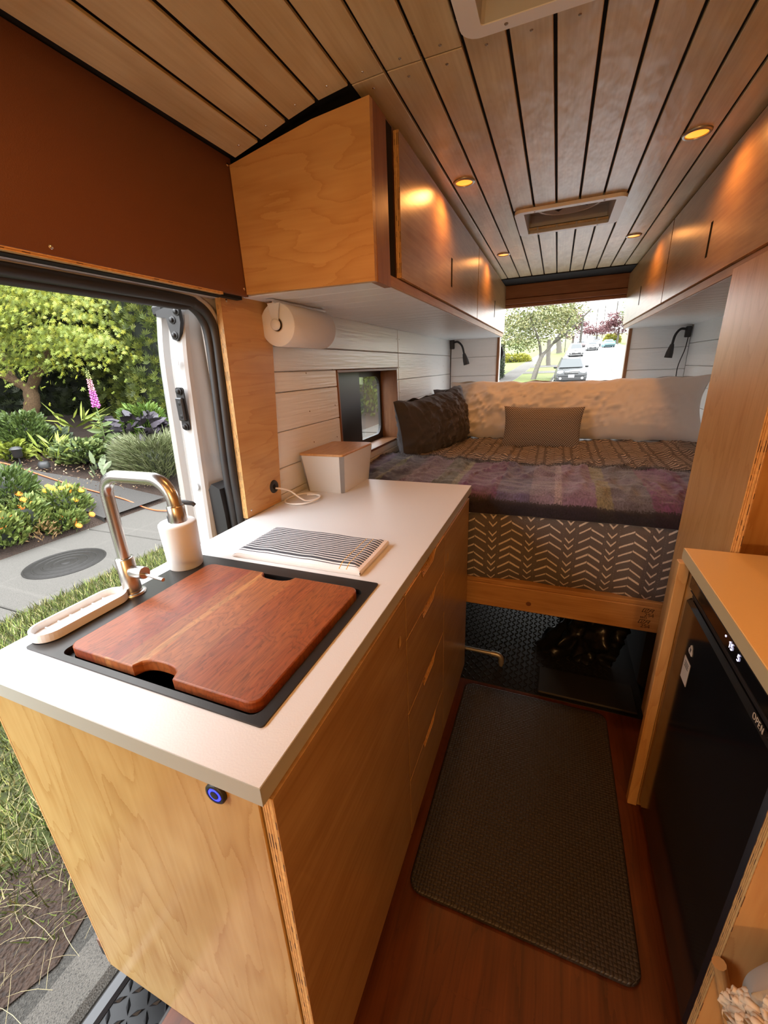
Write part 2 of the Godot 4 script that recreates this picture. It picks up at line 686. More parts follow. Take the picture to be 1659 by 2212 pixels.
func ply_edge() -> ImageTexture:           # laminations across u = 18 mm
	return painted(64, 256, func(x: int, y: int) -> Color:
		var layer := x * 9 / 64
		var t := 0.9 + 0.14 * hash1(layer, y / 6) 
		var c := Color(0.86, 0.70, 0.46) if layer % 2 == 0 else Color(0.70, 0.50, 0.28)
		if layer % 2 == 1 and hash1(layer * 7, y / 11) > 0.86:
			c = Color(0.38, 0.24, 0.13)
		return Color(c.r * t, c.g * t, c.b * t))

func make_materials() -> void:
	var birch := wood(512, 1024, 11, Color(1.0, 0.985, 0.95), Color(0.80, 0.68, 0.54), 6.0, 0.30, 0.30, 0.25, 4)
	var birch2 := wood(512, 1024, 23, Color(1.0, 0.98, 0.93), Color(0.78, 0.65, 0.50), 7.0, 0.32, 0.30, 0.35, 4)
	var plain := wood(512, 1024, 37, Color(1.0, 0.98, 0.95), Color(0.74, 0.63, 0.52), 3.0, 0.12, 0.6, 0.4, 6)
	var soft_wood := wood(512, 1024, 39, Color(1.0, 0.985, 0.96), Color(0.80, 0.72, 0.62), 3.0, 0.10, 0.45, 0.5, 5)
	var wavy := bumps(512, 5, 0.02, 3, 3.0)
	var orange_peel := bumps(256, 6, 0.12, 2, 2.0)
	var cloth := bumps(256, 8, 0.35, 2, 5.0)
	M.ply = mat(lin(0.66, 0.42, 0.19), 0.34, {"tex": birch, "uv": Vector2(0.7, 1.3), "spec": 0.5})
	M.ply_end = mat(lin(0.58, 0.43, 0.20), 0.27, {"tex": birch2, "uv": Vector2(0.75, 1.2)})
	M.ply_front = mat(lin(0.50, 0.37, 0.20), 0.3, {"tex": plain, "uv": Vector2(0.6, 1.2)})
	M.ceiling = mat(lin(0.74, 0.65, 0.43), 0.34, {"tex": soft_wood, "uv": Vector2(0.5, 1.6), "normal": wavy, "ns": 0.25})
	M.edge = mat(Color(1, 1, 1), 0.55, {"tex": ply_edge(), "uv": Vector2(0.018, 0.3)})
	M.pine = mat(lin(0.62, 0.39, 0.17), 0.5, {"tex": plain, "uv": Vector2(0.25, 1.4)})
	M.header = mat(lin(0.36, 0.15, 0.065), 0.5, {"tex": plain, "uv": Vector2(0.25, 1.2)})
	M.walnut = mat(lin(0.30, 0.15, 0.07), 0.45, {"tex": plain, "uv": Vector2(0.3, 0.9)})
	M.stile = mat(lin(0.40, 0.19, 0.075), 0.4, {"tex": plain, "uv": Vector2(0.25, 1.0)})
	M.floor = mat(lin(0.15, 0.045, 0.012), 0.36, {"tex": wood(512, 1024, 71, Color(1, 0.95, 0.9), Color(0.55, 0.45, 0.38), 7.0, 0.3, 0.5, 0.4, 6), "uv": Vector2(0.5, 1.4)})
	M.white_paint = mat(lin(0.80, 0.81, 0.81), 0.32, {"normal": wood_relief(), "ns": 0.5, "uv": Vector2(0.35, 1.1)})
	M.laminate = mat(lin(0.66, 0.67, 0.675), 0.38, {"normal": orange_peel, "ns": 0.12, "tri": 0.12})
	M.laminate_edge = mat(lin(0.40, 0.42, 0.395), 0.4)
	M.tan_laminate = mat(lin(0.80, 0.56, 0.23), 0.42, {"normal": orange_peel, "ns": 0.12, "tri": 0.12})
	M.tan_edge = mat(lin(0.55, 0.46, 0.27), 0.5)
	M.brown_panel = mat(lin(0.155, 0.058, 0.026), 0.5, {"normal": orange_peel, "ns": 0.3, "tri": 0.1})
	M.black = mat(lin(0.012, 0.012, 0.013), 0.6)
	M.void = mat(lin(0.008, 0.007, 0.006), 0.95)
	M.black_gloss = mat(lin(0.006, 0.006, 0.007), 0.12)
	M.black_plastic = mat(lin(0.022, 0.022, 0.024), 0.42)
	M.rubber = mat(lin(0.028, 0.028, 0.030), 0.5)
	M.diamond = mat(lin(0.012, 0.012, 0.013), 0.42, {"spec": 0.35})
	M.gunmetal = mat(lin(0.045, 0.042, 0.040), 0.34, {"metal": 0.7, "normal": orange_peel, "ns": 0.1, "tri": 0.06})
	M.basin = mat(lin(0.012, 0.011, 0.010), 0.4, {"metal": 0.4})
	M.steel = mat(lin(0.60, 0.59, 0.57), 0.27, {"metal": 1.0})
	M.chrome = mat(lin(0.75, 0.75, 0.75), 0.12, {"metal": 1.0})
	M.screw = mat(lin(0.30, 0.24, 0.17), 0.4, {"metal": 0.8})
	M.door_paint = mat(lin(0.50, 0.505, 0.51), 0.2, {"coat": 0.5, "coat_rough": 0.1})
	M.body_paint = mat(lin(0.62, 0.62, 0.62), 0.3)
	M.ceramic = mat(lin(0.70, 0.70, 0.69), 0.5)
	M.white_plastic = mat(lin(0.78, 0.78, 0.77), 0.38)
	M.vent_plastic = mat(lin(0.82, 0.82, 0.80), 0.45)
	M.vent_inside = mat(lin(0.50, 0.50, 0.48), 0.6)
	M.cutting = mat(Color(0.94, 0.90, 0.80), 0.42, {"tex": board_wood(), "uv": Vector2(0.402, 0.334)})
	M.cutting.uv1_offset = Vector3(0.745 / 0.402, 0.0, 0.0)
	M.cutting_side = mat(lin(0.42, 0.19, 0.09), 0.5)
	M.bamboo = mat(lin(0.74, 0.50, 0.26), 0.45, {"tex": plain, "uv": Vector2(0.08, 0.5)})
	M.paper = mat(lin(0.80, 0.78, 0.75), 0.95, {"normal": cloth, "ns": 0.25, "tri": 0.05})
	M.towel = mat(Color(1, 1, 1), 0.95, {"tex": towel_stripes(), "sheen": 0.3})
	M.towel_hem = mat(lin(0.78, 0.77, 0.78), 0.95)
	M.duvet = mat(Color(1, 1, 1), 0.95, {"tex": chevron_print(), "uv": Vector2(0.276, 0.552), "normal": cloth, "ns": 0.3})
	M.throw = mat(Color(1, 1, 1), 1.0, {"tex": plaid_weave(), "sheen": 0.6})
	M.fuzz_dark = mat(lin(0.012, 0.010, 0.015), 1.0)
	M.white_cloth = mat(lin(0.74, 0.73, 0.73), 0.95, {"normal": cloth, "ns": 0.15, "tri": 0.08})
	M.grey_cloth = mat(lin(0.072, 0.064, 0.068), 0.8, {"sheen": 0.35})
	M.dots = mat(Color(1, 1, 1), 0.95, {"tex": dotted_weave(), "uv": Vector2(0.058, 0.058)})
	M.mattress = mat(lin(0.42, 0.45, 0.48), 0.95)
	M.mat_weave = mat(lin(0.026, 0.021, 0.018), 0.5, {"normal": weave_relief(), "ns": 0.7, "uv": Vector2(0.085, 0.085)})
	M.bag = mat(lin(0.010, 0.010, 0.011), 0.3)
	M.felt = mat(lin(0.36, 0.34, 0.30), 1.0, {"normal": cloth, "ns": 0.4, "tri": 0.05})
	M.knit = mat(lin(0.62, 0.50, 0.36), 1.0)
	M.lamp_lens = mat(lin(1.0, 0.75, 0.35), 0.4, {"glow": Color(1.0, 0.56, 0.13), "power": 1.5})
	M.lamp_rim = mat(lin(0.35, 0.33, 0.30), 0.35, {"metal": 0.6})
	M.led_blue = mat(lin(0.1, 0.15, 0.8), 0.4, {"glow": Color(0.06, 0.13, 1.0), "power": 2.0})
	M.led_white = mat(lin(0.9, 0.9, 1.0), 0.4, {"glow": Color(0.86, 0.84, 1.0), "power": 2.6})
	M.label = mat(lin(0.50, 0.45, 0.38), 0.6)
	M.label_ink = mat(lin(0.09, 0.08, 0.07), 0.7)
	M.ink = mat(lin(0.03, 0.012, 0.008), 0.8)
	M.knot = mat(lin(0.16, 0.055, 0.02), 0.6)
	M.glass = mat(Color(0.80, 0.86, 0.84, 0.12), 0.03)
	M.glass.transparency = BaseMaterial3D.TRANSPARENCY_ALPHA
	M.tint_glass = mat(Color(0.25, 0.30, 0.28, 0.35), 0.03)
	M.tint_glass.transparency = BaseMaterial3D.TRANSPARENCY_ALPHA

func wood_relief() -> ImageTexture:        # brushed paint over softwood grain, along v
	var b := noise_bytes(256, 512, 63, 0.09, 3, 14)
	var im := Image.create_from_data(256, 512, false, Image.FORMAT_L8, b)
	im.convert(Image.FORMAT_RGBA8)
	im.bump_map_to_normal_map(1.2)
	return ImageTexture.create_from_image(im)

func weave_relief() -> ImageTexture:       # basket weave of 6 mm cells
	var im := Image.create(120, 120, false, Image.FORMAT_RGBA8)
	for y in 120:
		for x in 120:
			var cx := x / 12
			var cy := y / 12
			var fx := (x % 12 - 5.5) / 6.0
			var fy := (y % 12 - 5.5) / 6.0
			var up := (cx + cy) % 2 == 0
			var hgt := (1.0 - fx * fx * 0.3 - fy * fy) if up else (1.0 - fy * fy * 0.3 - fx * fx)
			var g := clampf(hgt * 0.7 + 0.3 * hash1(cx, cy), 0.0, 1.0)
			im.set_pixel(x, y, Color(g, g, g))
	im.bump_map_to_normal_map(4.0)
	return ImageTexture.create_from_image(im)

# ---------------------------------------------------------------- the van itself
func build_shell() -> void:
	var fl := setting("floor")
	slab("floor_sheet", Vector3(-0.66, -0.03, -1.46), Vector3(0.93, 0.0, 1.9), M.floor, fl, 0.001, 2)
	slab("floor_sheet", Vector3(-0.93, -0.03, -1.46), Vector3(-0.66, 0.0, -0.279), M.floor, fl, 0.001, 2)
	slab("floor_sheet", Vector3(-0.93, -0.03, 0.62), Vector3(-0.66, 0.0, 1.9), M.floor, fl, 0.001, 2)
	slab("subfloor", Vector3(-0.93, -0.06, -3.95), Vector3(0.93, -0.031, -0.279), M.black, fl, 0.0)
	slab("subfloor", Vector3(-0.66, -0.06, -0.279), Vector3(0.93, -0.031, 1.9), M.black, fl, 0.0)
	var st := fresh()
	add_cbox(st, Vector3(-0.25, -0.006, -2.7), Vector3(1.36, 0.012, 2.48), 0.001)
	part("rubber_mat", st.commit(), M.diamond, fl)
	var tr := fresh()
	for i in 36:
		for j in 52:
			add_tread(tr, Vector3(-0.44 + i * 0.0215, 0.0, -1.475 - j * 0.0215), PI * 0.25 if (i + j) % 2 == 0 else -PI * 0.25, 0.0125, 0.0032, 0.0022)
	var t := part("tread", tr.commit(), M.diamond, fl)
	t.set_meta("kind", "stuff")

	var stp := setting("trim_1")
	slab("step_tread", Vector3(-0.90, -0.20, -0.75), Vector3(-0.66, -0.18, 0.62), M.diamond, stp, 0.004)
	slab("step_riser", Vector3(-0.67, -0.19, -0.75), Vector3(-0.655, -0.005, 0.62), M.black_plastic, stp, 0.003)
	slab("sill", Vector3(-0.935, -0.30, -0.98), Vector3(-0.895, -0.17, 0.62), M.black_plastic, stp, 0.008)
	var tr2 := fresh()
	for i in 8:
		for j in 38:
			add_tread(tr2, Vector3(-0.885 + i * 0.031, -0.18, -0.60 + j * 0.031), PI * 0.25 if (i + j) % 2 == 0 else -PI * 0.25, 0.018, 0.0055, 0.0045)
	var t2 := part("tread", tr2.commit(), M.diamond, stp)
	t2.set_meta("kind", "stuff")

	# front of the van, behind the camera: windscreen and dashboard
	var wf := setting("wall_front")
	slab("bulkhead", Vector3(-1.0, -0.1, 1.9), Vector3(1.0, 0.95, 1.95), M.black_plastic, wf)
	slab("dashboard", Vector3(-0.93, 0.55, 1.55), Vector3(0.93, 0.93, 1.9), M.black_plastic, wf, 0.05)
	slab("windscreen_cover", Vector3(-1.0, 0.95, 1.9), Vector3(1.0, 2.0, 1.95), M.felt, wf)

func add_tread(st: SurfaceTool, at: Vector3, turn: float, l: float, w: float, h: float) -> void:
	var d := Vector3(cos(turn), 0, sin(turn))
	var s := Vector3(-d.z, 0, d.x)
	var a := at + d * l
	var b := at + s * w
	var c := at - d * l
	var e := at - s * w
	var t0 := at + d * l * 0.6 + Vector3(0, h, 0)
	var t1 := at - d * l * 0.6 + Vector3(0, h, 0)
	for q: Array in [[a, b, t0], [b, t1, t0], [b, c, t1], [c, e, t1], [e, t0, t1], [e, a, t0]]:
		var n: Vector3 = (q[1] - q[0]).cross(q[2] - q[0]).normalized()
		if n.y < 0.0:
			n = -n
		tri(st, q[0], q[1], q[2], n)

func ceil_y(x: float) -> float:
	var px := [0.0, 0.43, 0.50, 0.585, 0.667, 0.75, 0.85]
	var py := [1.902, 1.902, 1.898, 1.887, 1.868, 1.846, 1.822]
	var a := absf(x)
	for i in 6:
		if a <= px[i + 1]:
			return lerpf(py[i], py[i + 1], (a - px[i]) / (px[i + 1] - px[i]))
	return 1.822

func build_ceiling() -> void:
	var c := setting("ceiling")
	slab("roof_skin", Vector3(-1.0, 1.97, -3.97), Vector3(1.0, 2.0, 1.95), M.body_paint, c)
	# dark insulation behind the boards, following their curve
	var st := fresh()
	var xs := [-0.93, -0.75, -0.60, -0.45, 0.45, 0.60, 0.75, 0.93]
	var holes := [[-0.66, -1.03], [-2.12, -2.44]]
	for i in 7:
		var x0: float = xs[i]
		var x1: float = xs[i + 1]
		var cuts := [1.95, -3.95]
		if i == 3:
			cuts = [1.95, holes[0][0], holes[0][1], holes[1][0], holes[1][1], -3.95]
		for k in range(0, cuts.size(), 2):
			var spans := [[x0, x1]]
			for s: Array in spans:
				quad(st, Vector3(s[0], ceil_y(s[0]) + 0.012, cuts[k]), Vector3(s[1], ceil_y(s[1]) + 0.012, cuts[k]), Vector3(s[1], ceil_y(s[1]) + 0.012, cuts[k + 1]), Vector3(s[0], ceil_y(s[0]) + 0.012, cuts[k + 1]), Vector3.DOWN)
		if i == 3:
			for hz: Array in holes:
				for s: Array in [[-0.45, -0.19], [0.165, 0.45]]:
					quad(st, Vector3(s[0], 1.914, hz[0]), Vector3(s[1], 1.914, hz[0]), Vector3(s[1], 1.914, hz[1]), Vector3(s[0], 1.914, hz[1]), Vector3.DOWN)
	part("insulation", st.commit(), M.void, c)
	for k in range(-9, 10):
		var xa := -0.0595 + 0.0859 * k
		var xb := xa + 0.0859
		var mid := (xa + xb) * 0.5
		var segs := []
		var in_vent := mid > -0.24 and mid < 0.20
		if in_vent:
			segs = [[1.9, -0.71], [-1.03, -2.13], [-2.44, -3.6]]
		elif mid < -0.2:
			segs = [[1.9, -1.083], [-1.087, -3.6]]
		else:
			segs = [[1.9, -3.6]]
		for s: Array in segs:
			var z0: float = s[0]
			var z1: float = s[1]
			if absf(mid) > 0.49:
				if z0 < -1.0:
					continue
				z1 = maxf(z1, -1.083)
			var ya := ceil_y(xa)
			var yb := ceil_y(xb)
			var b := part("board", cbox(Vector3(0.0859 - 0.0075, 0.009, z0 - z1), 0.0012, 2), M.ceiling, c, Vector3(mid, (ya + yb) * 0.5 + 0.0045, (z0 + z1) * 0.5))
			b.rotation.z = atan2(yb - ya, xb - xa)
	# screws along the board ends and the roof ribs
	var sm := lathe([Vector2(0.0, -0.0016), Vector2(0.0026, -0.0012), Vector2(0.0036, 0.0)], 8)
	for k in range(-9, 5):
		var x := -0.0595 + 0.0859 * (k + 0.5)
		for z: float in ([-1.055] if x < -0.47 else ([-1.06, -1.12] if x < -0.24 else [-1.10])):
			part("screw", sm, M.chrome if x < -0.44 else M.screw, c, Vector3(x, ceil_y(x), z))
	# black strip between the last boards and the rear header
	slab("rear_gap_lining", Vector3(-0.93, 1.895, -3.95), Vector3(0.93, 1.91, -3.60), M.void, c, 0.0)

func plank(parent: Node, lo: Vector3, hi: Vector3, grain := 2) -> void:
	slab("plank", lo, hi, M.white_paint, parent, 0.0028, grain)

func build_walls() -> void:
	var rows := [0.45, 0.575, 0.70, 0.83, 0.963, 1.092, 1.228, 1.383, 1.545]
	var g := 0.0012
	var wl := setting("wall_left")
	var win0 := -1.70
	var win1 := -2.475
	for i in rows.size() - 1:
		var y0: float = rows[i] + g
		var y1: float = rows[i + 1] - g
		var x0 := LX - 0.014
		if y1 < 0.869 or y0 > 1.297:
			plank(wl, Vector3(x0, y0, -2.508), Vector3(LX, y1, -1.16))
		else:
			var a := y0
			var b := y1
			if a < 0.869 and b > 0.869:     # planks notched round the window
				plank(wl, Vector3(x0, a, -2.508), Vector3(LX, 0.867, -1.16))
				a = 0.869
			if b > 1.297:
				plank(wl, Vector3(x0, 1.299, -2.508), Vector3(LX, b, -1.16))
				b = 1.297
			plank(wl, Vector3(x0, a, win0 + 0.002), Vector3(LX, b, -1.16))
			plank(wl, Vector3(x0, a, -2.508), Vector3(LX, b, win1 - 0.002))
		plank(wl, Vector3(x0, y0, ZR), Vector3(LX, y1, -2.512))
	# outer skin with the window hole and the open doorway
	slab("body_side", Vector3(-0.99, -0.3, -3.95), Vector3(-0.955, 0.869, -1.03), M.body_paint, wl)
	slab("body_side", Vector3(-0.99, 1.297, -3.95), Vector3(-0.955, 2.0, -1.03), M.body_paint, wl)
	slab("body_side", Vector3(-0.99, 0.869, -3.95), Vector3(-0.955, 1.297, win1), M.body_paint, wl)
	slab("body_side", Vector3(-0.99, 0.869, win0), Vector3(-0.955, 1.297, -1.03), M.body_paint, wl)
	slab("door_header", Vector3(-0.99, 1.50, -1.03), Vector3(-0.90, 2.0, 0.62), M.body_paint, wl)
	slab("body_side", Vector3(-0.99, -0.3, 0.62), Vector3(-0.93, 0.95, 1.95), M.body_paint, wl)
	slab("body_side", Vector3(-0.99, 1.6, 0.62), Vector3(-0.93, 2.0, 1.95), M.body_paint, wl)
	slab("body_side", Vector3(-0.99, 0.95, 0.62), Vector3(-0.93, 1.6, 1.95), M.body_paint, wl)
	slab("lining", Vector3(-0.955, 1.545, -3.95), Vector3(-0.925, 1.93, -1.1), M.void, wl, 0.0)
	slab("lining", Vector3(-0.95, 0.0, -3.95), Vector3(-0.925, 0.45, -1.03), M.void, wl, 0.0)
	for p: Vector2 in [Vector2(1.30, -2.53), Vector2(1.15, -2.53), Vector2(1.02, -2.535), Vector2(1.46, -2.485), Vector2(1.46, -2.535), Vector2(1.30, -1.665), Vector2(1.15, -1.665), Vector2(1.01, -1.66), Vector2(1.29, -1.45), Vector2(1.145, -1.45), Vector2(1.02, -1.46), Vector2(1.30, -3.65), Vector2(1.17, -3.65)]:
		part("nail", lathe([Vector2(0.0, 0.0012), Vector2(0.0025, 0.0009), Vector2(0.0032, 0.0)], 8), M.screw, wl, Vector3(LX, p.x, p.y), Vector3(0, 0, -PI / 2))

	var wr := setting("wall_right")
	for i in rows.size() - 1:
		plank(wr, Vector3(RX, rows[i] + g, ZR), Vector3(RX + 0.014, rows[i + 1] - g, -1.55))
	slab("body_side", Vector3(0.955, -0.3, -3.95), Vector3(0.99, 2.0, 0.9), M.body_paint, wr)
	slab("body_side", Vector3(0.955, -0.3, 0.9), Vector3(0.99, 2.0, 1.95), M.body_paint, wr)
	slab("lining", Vector3(0.925, 0.0, -3.95), Vector3(0.95, 0.45, -1.5), M.void, wr, 0.0)
	slab("lining", Vector3(0.925, 0.0, -1.5), Vector3(0.95, 1.95, 0.9), M.ply, wr, 0.0)
	slab("lining", Vector3(0.925, 1.545, -3.95), Vector3(0.95, 1.93, -1.5), M.void, wr, 0.0)

	var wb := setting("wall_rear")
	var rrows := [0.42, 0.575, 0.73, 0.89, 1.045, 1.205, 1.362, 1.545]
	for i in rrows.size() - 1:
		plank(wb, Vector3(LX, rrows[i] + g, ZR - 0.014), Vector3(-0.494, rrows[i + 1] - g, ZR), 0)
		plank(wb, Vector3(0.512, rrows[i] + g, ZR - 0.014), Vector3(RX, rrows[i + 1] - g, ZR), 0)
	slab("body_rear", Vector3(-0.99, -0.3, -3.99), Vector3(-0.475, 2.0, -3.92), M.body_paint, wb)
	slab("body_rear", Vector3(0.495, -0.3, -3.99), Vector3(0.99, 2.0, -3.92), M.body_paint, wb)
	slab("body_rear", Vector3(-0.48, 1.74, -3.99), Vector3(0.50, 2.0, -3.93), M.body_paint, wb)
	var tr := setting("trim_2")      # posts and stepped header round the rear opening
	slab("post", Vector3(-0.494, 0.42, -3.93), Vector3(-0.474, 1.545, -3.885), M.walnut, tr, 0.002, 1)
	slab("post", Vector3(0.490, 0.42, -3.93), Vector3(0.512, 1.545, -3.885), M.walnut, tr, 0.002, 1)
	slab("header_board", Vector3(-0.50, 1.795, -3.90), Vector3(0.50, 1.894, -3.87), M.header, tr, 0.003, 0)
	slab("header_board", Vector3(-0.50, 1.752, -3.905), Vector3(0.50, 1.793, -3.862), M.header, tr, 0.003, 0)
	slab("header_board", Vector3(-0.50, 1.728, -3.915), Vector3(0.50, 1.751, -3.875), M.header, tr, 0.003, 0)
	part("catch", tube([Vector3(-0.462, 1.44, -3.93), Vector3(-0.455, 1.39, -3.95), Vector3(-0.462, 1.33, -3.95)], [0.006, 0.014, 0.004], 8), M.black, tr)

	# niche of the side window
	var w := setting("window_1")
	var d0 := -1.02
	slab("frame_board", Vector3(d0, 1.285, -2.475), Vector3(LX + 0.004, 1.297, -1.70), M.walnut, w, 0.0015, 2)
	slab("frame_board", Vector3(d0, 0.869, -2.475), Vector3(LX + 0.004, 0.881, -1.70), M.walnut, w, 0.0015, 2)
	slab("frame_board", Vector3(d0, 0.881, -2.475), Vector3(LX + 0.004, 1.285, -2.463), M.walnut, w, 0.0015, 1)
	slab("frame_board", Vector3(d0, 0.881, -1.712), Vector3(LX + 0.004, 1.285, -1.70), M.walnut, w, 0.0015, 1)
	var rim := ring_prism(rounded(0.78, 0.43, 0.02), rounded(0.70, 0.345, 0.06), -0.008, 0.008)
	part("rubber_frame", rim, M.rubber, w, Vector3(-1.015, 1.083, -2.0875), Vector3(0, 0, PI / 2) + Vector3(0, 0, 0))
	w.get_child(w.get_child_count() - 1).basis = Basis(Vector3(0, 0, 1), Vector3(1, 0, 0), Vector3(0, 1, 0))
	slab("pane", Vector3(-1.018, 0.90, -2.44), Vector3(-1.014, 1.265, -1.73), M.glass, w, 0.0)
	slab("slide_bar", Vector3(-1.012, 0.905, -2.10), Vector3(-0.998, 1.262, -2.075), M.black_plastic, w, 0.003)

# ---------------------------------------------------------------- the sliding door and its opening
func build_door_side() -> void:
	var d := setting("door_1")
	slab("lining_panel", Vector3(-0.872, 1.508, -1.105), Vector3(-0.86, 1.84, 0.62), M.brown_panel, d, 0.001)
	slab("panel_edge", Vector3(-0.873, 1.502, -1.0), Vector3(-0.861, 1.508, 0.62), M.edge, d, 0.0, 2)
	slab("lining_batten", Vector3(-0.90, 1.50, -1.09), Vector3(-0.873, 1.84, 0.62), M.void, d, 0.0)
	for p: Vector2 in [Vector2(1.822, -1.09), Vector2(1.527, -1.09), Vector2(1.522, -0.57), Vector2(1.822, -0.45)]:
		part("screw", lathe([Vector2(0.0, 0.002), Vector2(0.0028, 0.0015), Vector2(0.0042, 0.0)], 8), M.chrome, d, Vector3(-0.86, p.x, p.y), Vector3(0, 0, -PI / 2))
	# painted lip and double rubber seal round the doorway
	var lip := []
	var seal := []
	var seal2 := []
	for p: Vector3 in [Vector3(0, 1.486, 0.6), Vector3(0, 1.486, -0.55), Vector3(0, 1.486, -0.90), Vector3(0, 1.478, -0.96), Vector3(0, 1.452, -0.998), Vector3(0, 1.405, -1.014), Vector3(0, 1.30, -1.010), Vector3(0, 1.15, -1.0), Vector3(0, 1.0, -0.992), Vector3(0, 0.85, -0.992), Vector3(0, 0.4, -0.99), Vector3(0, -0.1, -0.98)]:
		seal.append(Vector3(-0.925, p.y, p.z))
		seal2.append(Vector3(-0.940, p.y - 0.012 if p.z > -0.95 else p.y, p.z + (0.012 if p.z < -0.9 else 0.0)))
		lip.append(Vector3(-0.935, p.y + 0.022 if p.z > -0.95 else p.y + 0.008, p.z - (0.02 if p.z < -0.9 else 0.0)))
	part("rubber_seal", tube(curve(seal, 5), 0.0135, 10), M.rubber, d)
	part("rubber_seal", tube(curve(seal2, 5), 0.012, 10), M.rubber, d)
	part("painted_lip", tube(curve(lip, 5), 0.017, 10), M.body_paint, d)
	slab("corner_lining", Vector3(-0.95, 1.44, -1.10), Vector3(-0.93, 1.52, -0.99), M.body_paint, d, 0.004)
	# plywood column between doorway and planks
	var col := setting("trim_3")
	var outline := PackedVector2Array([Vector2(0.85, -0.993), Vector2(1.515, -1.022), Vector2(1.532, -1.256), Vector2(0.852, -1.178)])
	var pm := prism_x(outline, -0.911, -0.893)
	part("column_panel", pm, M.ply, col)
	var e := fresh()
	quad(e, Vector3(-0.911, 0.85, -0.9922), Vector3(-0.893, 0.85, -0.9922), Vector3(-0.893, 1.515, -1.0212), Vector3(-0.911, 1.515, -1.0212), Vector3(0, 0, 1), Vector2(0, 0.85), Vector2(0.018, 0.85), Vector2(0.018, 1.515), Vector2(0, 1.515))
	part("plywood_edge", e.commit(), M.edge, col)
	for p: Vector2 in [Vector2(1.495, -1.045), Vector2(0.872, -1.015)]:
		part("screw", lathe([Vector2(0.0, 0.002), Vector2(0.0028, 0.0015), Vector2(0.0042, 0.0)], 8), M.chrome, col, Vector3(-0.893, p.x, p.y), Vector3(0, 0, -PI / 2))

	# the door itself, slid back along the outside of the van
	var sd := thing("sliding_door", "white painted sliding van door standing open behind the doorway seal", "van door", Vector3(-1.05, -0.2, -0.95))
	var o := sd.position
	var prof := PackedVector2Array([Vector2(-1.125, -0.972), Vector2(-1.108, -0.962), Vector2(-1.098, -0.966), Vector2(-1.092, -0.985), Vector2(-1.080, -0.990), Vector2(-1.070, -0.972), Vector2(-1.058, -0.963), Vector2(-1.012, -0.958), Vector2(-1.003, -0.963), Vector2(-1.000, -0.975), Vector2(-0.998, -1.12), Vector2(-1.0, -2.10), Vector2(-1.02, -2.14), Vector2(-1.12, -2.14), Vector2(-1.13, -1.0)])
	var st := fresh()
	var lev := [[-0.2, 0.030], [0.3, 0.032], [0.8, 0.026], [1.05, 0.012], [1.30, -0.004], [1.36, -0.010], [1.40, -0.016], [1.47, -0.03], [1.50, -0.055]]
	var n := prof.size()
	for k in lev.size() - 1:
		for i in n:
			var j := (i + 1) % n
			var q := []
			for w: Array in [[i, k], [j, k], [j, k + 1], [i, k + 1]]:
				var v: Vector2 = prof[w[0]]
				var y: float = lev[w[1]][0]
				var dz: float = lev[w[1]][1] if v.y > -1.5 else 0.0
				q.append(Vector3(v.x, y, v.y + dz) - o)
			var ed: Vector2 = prof[j] - prof[i]
			quad(st, q[0], q[1], q[2], q[3], Vector3(-ed.y, 0, ed.x).normalized())
	st.index()
	var top := fresh()
	var tp := PackedVector2Array()
	for v: Vector2 in prof:
		tp.append(v + Vector2(0, -0.055 if v.y > -1.5 else 0.0))
	var ix := Geometry2D.triangulate_polygon(tp)
	for t in range(0, ix.size(), 3):
		tri(top, Vector3(tp[ix[t]].x, 1.5, tp[ix[t]].y) - o, Vector3(tp[ix[t + 1]].x, 1.5, tp[ix[t + 1]].y) - o, Vector3(tp[ix[t + 2]].x, 1.5, tp[ix[t + 2]].y) - o, Vector3.UP)
	var body := ArrayMesh.new()
	body = st.commit()
	top.commit(body)
	part("door_shell", body, M.door_paint, sd)
	# hinge bracket with three bolts
	var br := PackedVector2Array([Vector2(-1.085, 1.475), Vector2(-1.0, 1.492), Vector2(-0.999, 1.44), Vector2(-1.012, 1.405), Vector2(-1.024, 1.392), Vector2(-1.040, 1.398), Vector2(-1.046, 1.425), Vector2(-1.05, 1.455), Vector2(-1.085, 1.460)])
	part("hinge_bracket", prism_z(br, -0.978, -0.966), M.black_plastic, sd, -o)
	var bolt := lathe([Vector2(0, 0.010), Vector2(0.005, 0.010), Vector2(0.0065, 0.0085), Vector2(0.0065, 0.004), Vector2(0.011, 0.003), Vector2(0.011, 0.0)], 10)
	for p: Vector2 in [Vector2(-1.028, 1.408), Vector2(-1.026, 1.448), Vector2(-1.006, 1.468)]:
		part("bolt", bolt, M.black_plastic, sd, Vector3(p.x, p.y, -0.967) - o, Vector3(PI / 2, 0, 0))
	part("hinge_cap", cbox(Vector3(0.045, 0.03, 0.03), 0.006), M.black, sd, Vector3(-1.085, 1.478, -0.985) - o)
	# latch plate
	var la := thing_part("latch", sd, Vector3(-1.032, 1.203, -0.9495) - o, Vector3(0.05, 0, -0.06))
	part("plate", prism_y_as_z(rounded(0.030, 0.125, 0.007, 3), 0.0, 0.004), M.black_plastic, la)
	part("bolt_block", cbox(Vector3(0.026, 0.068, 0.012), 0.003), M.black_plastic, la, Vector3(-0.001, 0.0, 0.008))
	for yy: float in [0.052, 0.018, -0.02, -0.052]:
		part("stud", bolt, M.black, la, Vector3(0.001, yy, 0.005), Vector3(PI / 2, 0, 0))
	part("pull_cover", prism_z(PackedVector2Array([Vector2(-1.0, -0.1), Vector2(-1.0, 0.95), Vector2(-0.985, 0.97), Vector2(-0.955, 0.955), Vector2(-0.95, 0.87), Vector2(-0.955, -0.1)]), -1.022, -0.955), M.black_plastic, sd, -o)
	slab("inner_trim", Vector3(-0.998, 0.2, -2.12), Vector3(-0.992, 1.45, -1.15), M.black_plastic, sd, 0.002).position -= o
